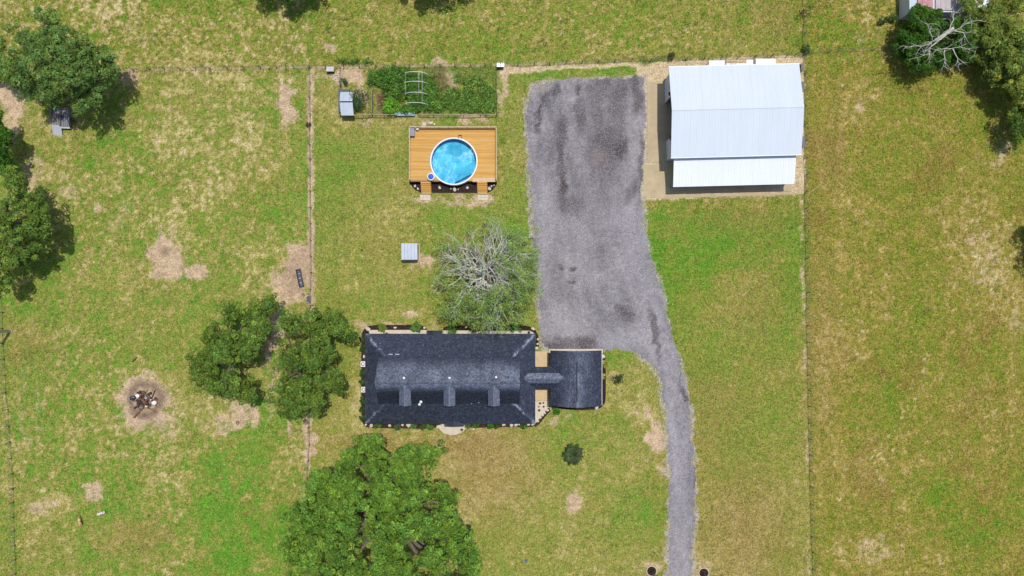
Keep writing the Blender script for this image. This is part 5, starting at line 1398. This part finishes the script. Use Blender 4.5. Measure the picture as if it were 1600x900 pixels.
# ================================================================== BEHIND THE BARN: parked equipment
t = empty('canopy_frame', (0, 0, 0), 'silver sheet canopy sticking out behind the barn, left one', 'canopy', 'white sheets behind the barn')
a = P(1108, 94.5, 2.5); b = P(1132, 106, 2.5)
MB().box(a.x, b.y, 2.45, b.x, a.y, 2.52).build('sheet', M['galv'], t)
for xx in (a.x + .1, b.x - .1): MB().box(xx - .04, a.y - .15, 0, xx + .04, a.y - .07, 2.45).build('post', M['grey_metal'], t)
for (x0, x1, yt, lb, gp) in ((1134, 1177, 96.5, 'white sheet canopy with a gap and dark bars behind the barn, middle one', 0), (1181, 1212, 91.8, 'white sheet canopy behind the barn, right one', 0)):
    t = empty('canopy_frame', (0, 0, 0), lb, 'canopy', 'white sheets behind the barn')
    a = P(x0, yt - (3 if x0 < 1150 else 0), 2.5); b = P(x1, 106, 2.5)
    nsh = 4
    for i in range(nsh):
        w = (b.x - a.x) / nsh; yy = a.y - (.55 if (x0 < 1150 and i < 3) else 0)
        MB().box(a.x + i * w, b.y, 2.46, a.x + (i + 1) * w - .01, yy, 2.52).build('sheet', M['white_metal2'], t)
    for xx in (a.x + .1, b.x - .1): MB().box(xx - .04, b.y + .2, 0, xx + .04, b.y + .28, 2.45).build('post', M['grey_metal'], t)
    if x0 < 1150:
        q = P(1134, 96, 2.5); MB().box(q.x - .06, q.y - .5, 2.5, q.x + .06, q.y + .45, 2.62).build('bar', M['dark_metal'], t)
        q = P(1147, 97, 2.5); MB().box(q.x - 1.2, q.y - .04, 2.5, q.x + 1.2, q.y + .04, 2.6).build('bar', M['dark_metal'], t)
        q = P(1146, 100.5, 2.5); MB().box(q.x - .5, q.y - .1, 2.53, q.x + .5, q.y + .1, 2.62).build('bar', M['grey_metal'], t)
q = P(1179, 97, 2.6); t = empty('stove_pipe', (q.x, q.y, 0), 'grey upright duct between the white sheets behind the barn', 'duct')
MB().box(-.12, -.3, 0, .12, .35, 2.6).build('duct', M['grey_metal'], t); MB().box(-.15, -.34, 2.6, .15, .39, 2.68).build('cap', M['dark_metal'], t)
for k, (a_, b_, w_, h_, hh_, lb) in enumerate([(1252, 106, .35, 1.1, 1.4, 'dark cabinet beside the upper right corner of the barn'), (1255, 176, .3, .5, .5, 'small dark crate beside the right wall of the barn, middle'), (1254.5, 222, .35, 1.6, 1.1, 'long dark crate beside the right wall of the barn, lower one'), (1253.5, 136, .2, 1.6, .9, 'narrow dark plank stack beside the right wall of the barn, upper one')]):
    q = P(a_, b_, hh_ * .7); t = empty('crate', (q.x, q.y, 0), lb, 'crate', 'dark crates along the right wall of the barn')
    for i in range(3):
        MB().box(-w_ / 2, -h_ / 2 + i * h_ / 3, 0, w_ / 2, -h_ / 2 + (i + 1) * h_ / 3 - .03, hh_ - .06).build('side', M['dark_metal'], t)
    MB().box(-w_ / 2 - .02, -h_ / 2 - .02, hh_ - .05, w_ / 2 + .02, h_ / 2, hh_).build('lid', M['dark_metal'], t)
q = P(1040, 124, .8); o = MB().box(-.09, -.2, 0, .09, .2, 1.1, taper=.03).box(-.12, -.24, 1.1, .12, .24, 1.18).build('meter_box', M['grey_metal']); o.location = (q.x, q.y, 0)
setp(o, 'small grey meter box at the upper left corner of the barn', 'meter box')
q = P(1010, 282); 

# ================================================================== TRAILERS UNDER THE CORNER OAK
def trailer(px, py, rot, label, ramp, seed):
    q = P(px, py, .7); t = empty('utility_trailer', (q.x, q.y, 0), label, 'trailer', 'trailers under the corner oak', rot)
    W, L = .72, 1.35
    for i in range(9): MB().box(-W + i * .16, -L, .55, -W + i * .16 + .15, L, .60).build('floor_board', M['grey_metal'] if i % 2 else M['post_wood'], t)
    for x in (-W - .04, W + .01): MB().box(x, -L, .6, x + .04, L, .95).build('side_rail', M['grey_metal'], t)
    MB().box(-W, L, .6, W, L + .04, 1.0).build('front_rail', M['grey_metal'], t)
    for sx in (-1, 1):
        w = MB().tube([(sx * (W + .1), -.1, .32), (sx * (W + .28), -.1, .32)], .32, 14).build('wheel', M['black_plastic'], t)
        MB().tube([(sx * (W + .29), -.1, .32), (sx * (W + .30), -.1, .32)], .17, 10).build('rim', M['grey_metal'], w)
        MB().box(min(sx * (W + .06), sx * (W + .32)), -.5, .68, max(sx * (W + .06), sx * (W + .32)), .3, .71).build('fender', M['dark_metal'], t)
    MB().tube([(-.5, L, .5), (0, L + 1.3, .5)], .04, 5).build('drawbar', M['dark_metal'], t); MB().tube([(.5, L, .5), (0, L + 1.3, .5)], .04, 5).build('drawbar', M['dark_metal'], t)
    MB().tube([(0, L + 1.25, .0), (0, L + 1.25, .9)], .035, 6).build('jack', M['dark_metal'], t)
    if ramp:
        r_ = MB().add([(-W, -L - 1.6, .03), (W, -L - 1.6, .03), (W, -L - .02, .58), (-W, -L - .02, .58), (-W, -L - 1.6, .0), (W, -L - 1.6, .0), (W, -L - .02, .53), (-W, -L - .02, .53)],
                      [(0, 1, 2, 3), (4, 7, 6, 5), (0, 4, 5, 1), (1, 5, 6, 2), (2, 6, 7, 3), (3, 7, 4, 0)]).build('ramp', mat('pale_grey_mesh', (.42, .44, .46), .6, .1, size=.15, amt=.25), t)
    else:
        MB().box(-W, -L - .3, .6, W, -L - .05, .66).build('tailgate', M['galv'], t)
    return t
trailer(88, 181, math.radians(-4), 'pale trailer with its ramp lowered beside a darker trailer under the oak', True, 1)
trailer(102, 184, math.radians(-2), 'darker trailer half in the shade of the corner oak', False, 2)

# ================================================================== PASTURE THINGS
def oval_tub(px, py, a, b, h, rot, label, name, cat, m, fill):
    q = P(px, py, h); t = empty(name, (q.x, q.y, 0), label, cat, None, rot)
    def ring(r, z, n=20): return [(a * r * math.copysign(abs(math.cos(6.2832 * k / n)) ** .75, math.cos(6.2832 * k / n)), b * r * math.copysign(abs(math.sin(6.2832 * k / n)) ** .75, math.sin(6.2832 * k / n)), z) for k in range(n)]
    rs = [ring(.9, 0), ring(1, h), ring(.9, h), ring(.82, h * .3)]
    vs = [v for r_ in rs for v in r_]; n = 20
    fs = [(i * n + k, i * n + (k + 1) % n, (i + 1) * n + (k + 1) % n, (i + 1) * n + k) for i in range(3) for k in range(n)]
    MB().add(vs, fs).build('tub', m, t)
    MB().add(ring(.87, h * .72), [tuple(range(n))]).build('water', fill, t)
    return t
wtr = mat('murky_trough_water', (.10, .12, .10), .15, size=.3, amt=.3)
oval_tub(481.8, 467.5, .32, .58, .5, 0, 'grey oval water tub against the fence post', 'water_tub', 'tub', M['grey_metal'], wtr)
oval_tub(473.5, 460, .22, .27, .25, .5, 'small pale round feed pan left of the water tub', 'feed_pan', 'pan', M['rail_wood'], M['post_wood'])
q = P(468, 434.5, .4); t = empty('feed_trough', (q.x, q.y, 0), 'long black feed trough lying on bare soil by the fence', 'trough', None, math.radians(12))
for a in [(-.36, -1.4, .1, -.3, 1.4, .45), (.3, -1.4, .1, .36, 1.4, .45), (-.295, -1.4, .1, .295, -1.33, .45), (-.295, 1.33, .1, .295, 1.4, .45)]: MB().box(*a).build('side', M['black_plastic'], t)
MB().box(-.295, -1.32, .1, .295, 1.32, .14).build('floor', M['black_plastic'], t)
for k in range(7):
    MB().rock(random.uniform(-.06, .06), -1.1 + k * .36, .2, .18, .13, .14, seed=300 + k).build('feed_heap', M['galv'] if k % 2 else M['grey_metal'], t)
for yy in (-1.1, 0, 1.1): MB().box(-.3, yy - .05, 0, .3, yy + .05, .095).build('foot', M['black_plastic'], t)
q = P(371.5, 660.5); o = MB().lathe(0, 0, [(.17, .06), (.22, .13), (.27, .06), (.22, 0), (.17, .06)], 18).build('tyre', M['black_plastic']); o.location = q; setp(o, 'small dark rubber ring lying below the left oak of the pair', 'tyre')

# burn pile
bp = empty('burn_pile', P(228, 627), 'heap of charred logs, ash and scrap on bare soil in the pasture', 'burn pile')
bp.scale = (1.45, 1.45, 1.3)
r = random.Random(77)
for k in range(34):
    a = r.uniform(0, 6.28); d0 = r.uniform(0, 1.1); x, y = d0 * math.cos(a), d0 * math.sin(a) * .95; L = r.uniform(.35, 1.15); b = r.uniform(0, 6.28); z = max(.06, .5 - d0 * .35) * r.uniform(.4, 1.2)
    w = r.uniform(.035, .10)
    MB().tube([(x - L / 2 * math.cos(b), y - L / 2 * math.sin(b), max(.05, z - r.uniform(0, .15))), (x, y, z), (x + L / 2 * math.cos(b), y + L / 2 * math.sin(b), max(.05, z - r.uniform(0, .25)))], [w, w * .9, w * .7], 6).build('log', M['charred' if k % 3 else 'rust'], bp)
MB().tube([(-.2, -.6, .15), (-1.25, -1.75, .08)], [.08, .1], 6).build('log', M['rust'], bp)
MB().tube([(-.6, -.3, .15), (-1.2, -.75, .1)], [.12, .1], 6).build('log', M['charred'], bp)
for k, (x, y, s_) in enumerate([(-.75, .62, .26), (1.05, -.1, .32), (.2, -.5, .14), (.15, .35, .1), (.7, .2, .1)]):
    MB().rock(x, y, .3, s_, s_ * .8, .2, seed=400 + k).build('white_scrap', M['white_paint'], bp)
for k in range(26):
    a = r.uniform(0, 6.28); d0 = r.uniform(.1, 1.2); s_ = r.uniform(.08, .24)
    MB().rock(d0 * math.cos(a), d0 * math.sin(a), .12, s_, s_ * .8, s_ * .8, seed=430 + k).build('rubble', [M['charred'], M['dark_metal'], M['rust'], M['post_wood'], M['grey_metal']][k % 5], bp)
MB().rock(-1.35, .35, .1, .35, .3, .3, seed=470).build('rubble', M['dark_metal'], bp)

# animals
def animal(name, px, py, rot, label, cat, S, body_m, patches=()):
    q = P(px, py, .5 * S); t = empty(name, (q.x, q.y, 0), label, cat, None, rot)
    # x forward. joints of one continuous skinned body
    J = [(-.42, 0, .62, .17), (-.15, 0, .60, .21), (.15, 0, .60, .21), (.38, 0, .64, .16), (.55, 0, .62, .10), (.70, 0, .48, .085), (.88, 0, .34, .05),
         (-.45, .11, .45, .10), (-.40, .12, .26, .055), (-.47, .12, .14, .038), (-.46, .12, .02, .04), (-.45, -.11, .45, .10), (-.36, -.12, .26, .055), (-.43, -.12, .14, .038), (-.42, -.12, .02, .04),
         (.36, .11, .42, .08), (.36, .11, .22, .042), (.37, .11, .02, .036), (.34, -.11, .42, .08), (.42, -.11, .22, .042), (.45, -.11, .02, .036),
         (-.58, 0, .60, .035), (-.64, 0, .40, .02), (.68, .12, .52, .02), (.68, -.12, .52, .02)]
    E = [(0, 1), (1, 2), (2, 3), (3, 4), (4, 5), (5, 6), (0, 7), (7, 8), (8, 9), (9, 10), (0, 11), (11, 12), (12, 13), (13, 14), (3, 15), (15, 16), (16, 17), (3, 18), (18, 19), (19, 20), (0, 21), (21, 22), (5, 23), (5, 24)]
    me = bpy.data.meshes.new('body'); me.from_pydata([(a * S, b * S, c * S) for a, b, c, d in J], E, []); me.materials.append(body_m)
    o = link_mesh('body', me, t)
    sk = o.modifiers.new('skin', 'SKIN'); me.skin_vertices.new() if not me.skin_vertices else None
    for i, j in enumerate(J): me.skin_vertices[0].data[i].radius = (j[3] * S, j[3] * S)
    me.skin_vertices[0].data[0].use_root = True
    sb = o.modifiers.new('sub', 'SUBSURF'); sb.levels = 2; sb.render_levels = 2
    return t
tan_fur, n_, l_, b_ = new_mat('tan_and_brown_coat')
def coat(name, c1, c2, lo, hi, scale):
    m, n, l, b = new_mat(name); no = n.new("ShaderNodeTexNoise"); no.inputs['Scale'].default_value = scale; no.inputs['Detail'].default_value = 1
    l.new(tex_coord(n, l), no.inputs['Vector']); rp = n.new("ShaderNodeValToRGB"); rp.color_ramp.elements[0].position = lo; rp.color_ramp.elements[0].color = (*c1, 1)
    rp.color_ramp.elements[1].position = hi; rp.color_ramp.elements[1].color = (*c2, 1); l.new(no.outputs[0], rp.inputs[0]); l.new(rp.outputs[0], b.inputs['Base Color']); b.inputs['Roughness'].default_value = .9
    return m
animal('calf', 125, 815, math.radians(105), 'tan calf grazing with its brown head towards the pasture', 'calf', 1.0, coat('tan_coat', (.30, .13, .04), (.62, .43, .22), .42, .58, 1.3))
animal('goat', 158.5, 802, math.radians(200), 'white goat with black spots right of the tan calf', 'goat', 1.02, coat('white_spotted_coat', (.04, .035, .035), (.60, .58, .55), .40, .44, 3.2))
# tiny blue toy and scattered things
q = P(822, 875); t = empty('toy_windmill', q, 'tiny blue pinwheel stuck in the lower lawn', 'toy')
bm_ = mat('blue_plastic', (.03, .16, .45), .5, size=.2, amt=.3)
for k in range(5):
    a = k * 1.2566 + .3; MB().add([(0, 0, .5), (.36 * math.cos(a), .36 * math.sin(a), .48), (.26 * math.cos(a + .5), .26 * math.sin(a + .5), .56), (0, 0, .46)], [(0, 1, 2), (3, 2, 1), (0, 3, 1), (0, 2, 3)]).build('petal', bm_, t)
MB().cyl(0, 0, 0, .45, .02).build('stake', M['grey_metal'], t)
for k, (a, b, s_, lb) in enumerate([(203, 562, .2, 'dark stick lying in the pasture above the burn pile'), (265, 740, .12, 'small dark dung spot in the lower pasture, upper one'), (217, 858, .14, 'small dark dung spot in the lower pasture, left one'), (381, 861, .12, 'small dark dung spot in the lower pasture, right one'), (192, 604, .15, 'dark stone at the left rim of the burn pile clearing'), (339, 769, .12, 'small dark dung spot in the lower pasture, nearest the big oak')]):
    if k == 0:
        q = P(a + 8, b); o = MB().tube([(-.45, -.35, .05), (0, .02, .07), (.4, .4, .05)], [.07, .08, .05], 6).build('stick', M['charred']); o.location = q; setp(o, lb, 'stick')
    else: rock(a, b, s_, lb, None, 500 + k, 'charred', .4, 'stone' if k == 4 else 'dung', 'stone' if k == 4 else 'dung_pat')
# tree rings by the drive, at the bottom edge
for k, (a, b, lb) in enumerate([(1018, 892, 'young tree in a pale brick ring left of the driveway at the bottom edge'), (1099.5, 895, 'young tree in a pale brick ring right of the driveway at the bottom edge')]):
    t = empty('ringed_tree', P(a, b), lb, 'young tree', 'ringed trees flanking the driveway')
    n = 16
    for i in range(n):
        an = 6.2832 * i / n; R_ = .78
        o = MB().box(-.14, -.07, 0, .14, .07, .14, taper=.01).build('edging_block', M['concrete'], t); o.location = (R_ * math.cos(an), R_ * math.sin(an), 0); o.rotation_euler.z = an + math.pi / 2
    MB().lathe(0, 0, [(.001, .08), (.6, .07), (.70, .0)], 20).build('mulch_mound', M['mulch'], t)
    v, f, c = leaves([(.05, -.35, .9, .75 - .2 * k, .6 - .1 * k, .35)], (.035, .055, .02), leaf=(.05, .1), clump_r=(.15, .3), cover=5, per=26, seed=600 + k)
    link_mesh('foliage', np_mesh('foliage', v, f, M['leaf'], face_cols=c), t)
    MB().tube([(0, 0, 0), (.03, -.1, .6), (.05, -.3, 1.0)], [.06, .05, .03], 6).build('trunk', M['bark'], t)

# light pole on the left edge
q = P(16, 517); t = empty('utility_pole', q, 'pale metal pole at the left edge leaning out of view', 'pole')
MB().tube([(0, 0, -.1), (0, 0, 9)], [.24, .18], 12).build('shaft', mat('pale_galvanised_pole', (.55, .56, .56), .5, .1, size=.4, amt=.15), t)
MB().box(.03, .1, .5, .13, .17, 8.5).build('conduit', M['dark_metal'], t)
MB().cyl(0, 0, 0, .12, .3).build('footing', M['concrete'], t)

# ================================================================== FENCES
pmesh = MB().tube([(0, 0, -.2), (0, 0, 1.25)], [.07, .06], 7).mesh('post', M['post_wood'])
pmesh2 = MB().tube([(0, 0, -.2), (0, 0, 1.2)], [.05, .045], 6).mesh('post', M['post_wood'])
def fence(name, path, step, label, mesh, strands=(.3, .6, .9, 1.15), wr=.012, rail_z=None, cat='fence', jit=.05):
    pts = [P(*p) for p in path]; o0 = pts[0]; t = empty(name, o0, label, cat)
    r = random.Random(len(label)); pos = []
    for i in range(len(pts) - 1):
        L = (pts[i + 1] - pts[i]).length; n = max(1, round(L / step))
        for k in range(n): pos.append(pts[i].lerp(pts[i + 1], k / n) + Vector((r.gauss(0, jit), r.gauss(0, jit), 0)))
    pos.append(pts[-1])
    for p in pos:
        o = link_mesh('post', mesh, t, loc=p - o0); o.rotation_euler = (r.gauss(0, .03), r.gauss(0, .03), r.random()); o.scale = (1, 1, r.uniform(.9, 1.08))
    for z in strands:
        MB().tube([p - o0 + Vector((0, 0, z)) for p in pos], wr, 3, cap=False).build('wire', M['wire'], t)
    if rail_z:
        for i in range(len(pos) - 1):
            MB().tube([pos[i] - o0 + Vector((0, 0, rail_z)), pos[i + 1] - o0 + Vector((0, 0, rail_z))], .05, 5).build('rail', M['rail_wood'], t)
    return t
fence('pasture_fence', [(186, 110), (330, 107.5), (485, 105.5), (640, 104), (782, 102.5)], 2.55, 'wire fence with wooden posts along the top of the pasture and garden', pmesh)
fence('pasture_fence', [(784, 102.5), (960, 96), (1100, 92), (1256, 87)], 2.55, 'wire fence with wooden posts running behind the gravel and the barn', pmesh)
fence('pasture_fence', [(1257, 88), (1258, 300), (1262, 560), (1266, 760), (1273, 940)], 2.6, 'wire fence with dark posts between the barn side and the right field', pmesh)
fence('pasture_fence', [(1256, 85), (1255, -30)], 2.6, 'short wire fence running up from the barn corner to the top edge', pmesh2)
fence('pasture_fence', [(1260, 83), (1330, 79), (1400, 76)], 3.2, 'faint wire fence towards the dark tree in the upper right', pmesh2)
fence('pasture_fence', [(485, 107), (486, 250), (487, 400), (486, 478)], 2.4, 'wire fence on a worn trail between pasture and middle lawn, upper run', pmesh)
fence('pasture_fence', [(485, 640), (483, 720), (480, 800)], 2.4, 'wire fence on a pale strip between the oaks, lower run', pmesh)
fence('pasture_fence', [(2, 440), (7, 560), (13, 640), (21, 740), (27, 940)], 2.3, 'wire fence with leaning posts along the left edge of the pasture', pmesh)
fence('garden_fence', [(553, 183), (582, 182), (620, 182)], 1.6, 'low wire fence at the bottom left of the garden beside the coop', pmesh2, rail_z=1.15)
fence('garden_fence', [(654, 181.5), (700, 181.5), (776, 181.5)], 2.4, 'low fence with a pale top rail along the bottom right of the garden', pmesh2, rail_z=1.15)
fence('garden_fence', [(776, 179), (776, 108)], 2.4, 'low wire fence along the right side of the garden', pmesh2)
fence('garden_fence', [(533, 142), (533, 107)], 1.7, 'short wire fence up the left side of the garden', pmesh2)
fence('garden_fence', [(583, 180), (583, 142)], 1.8, 'short inner wire fence crossing the garden', pmesh2, rail_z=1.1)
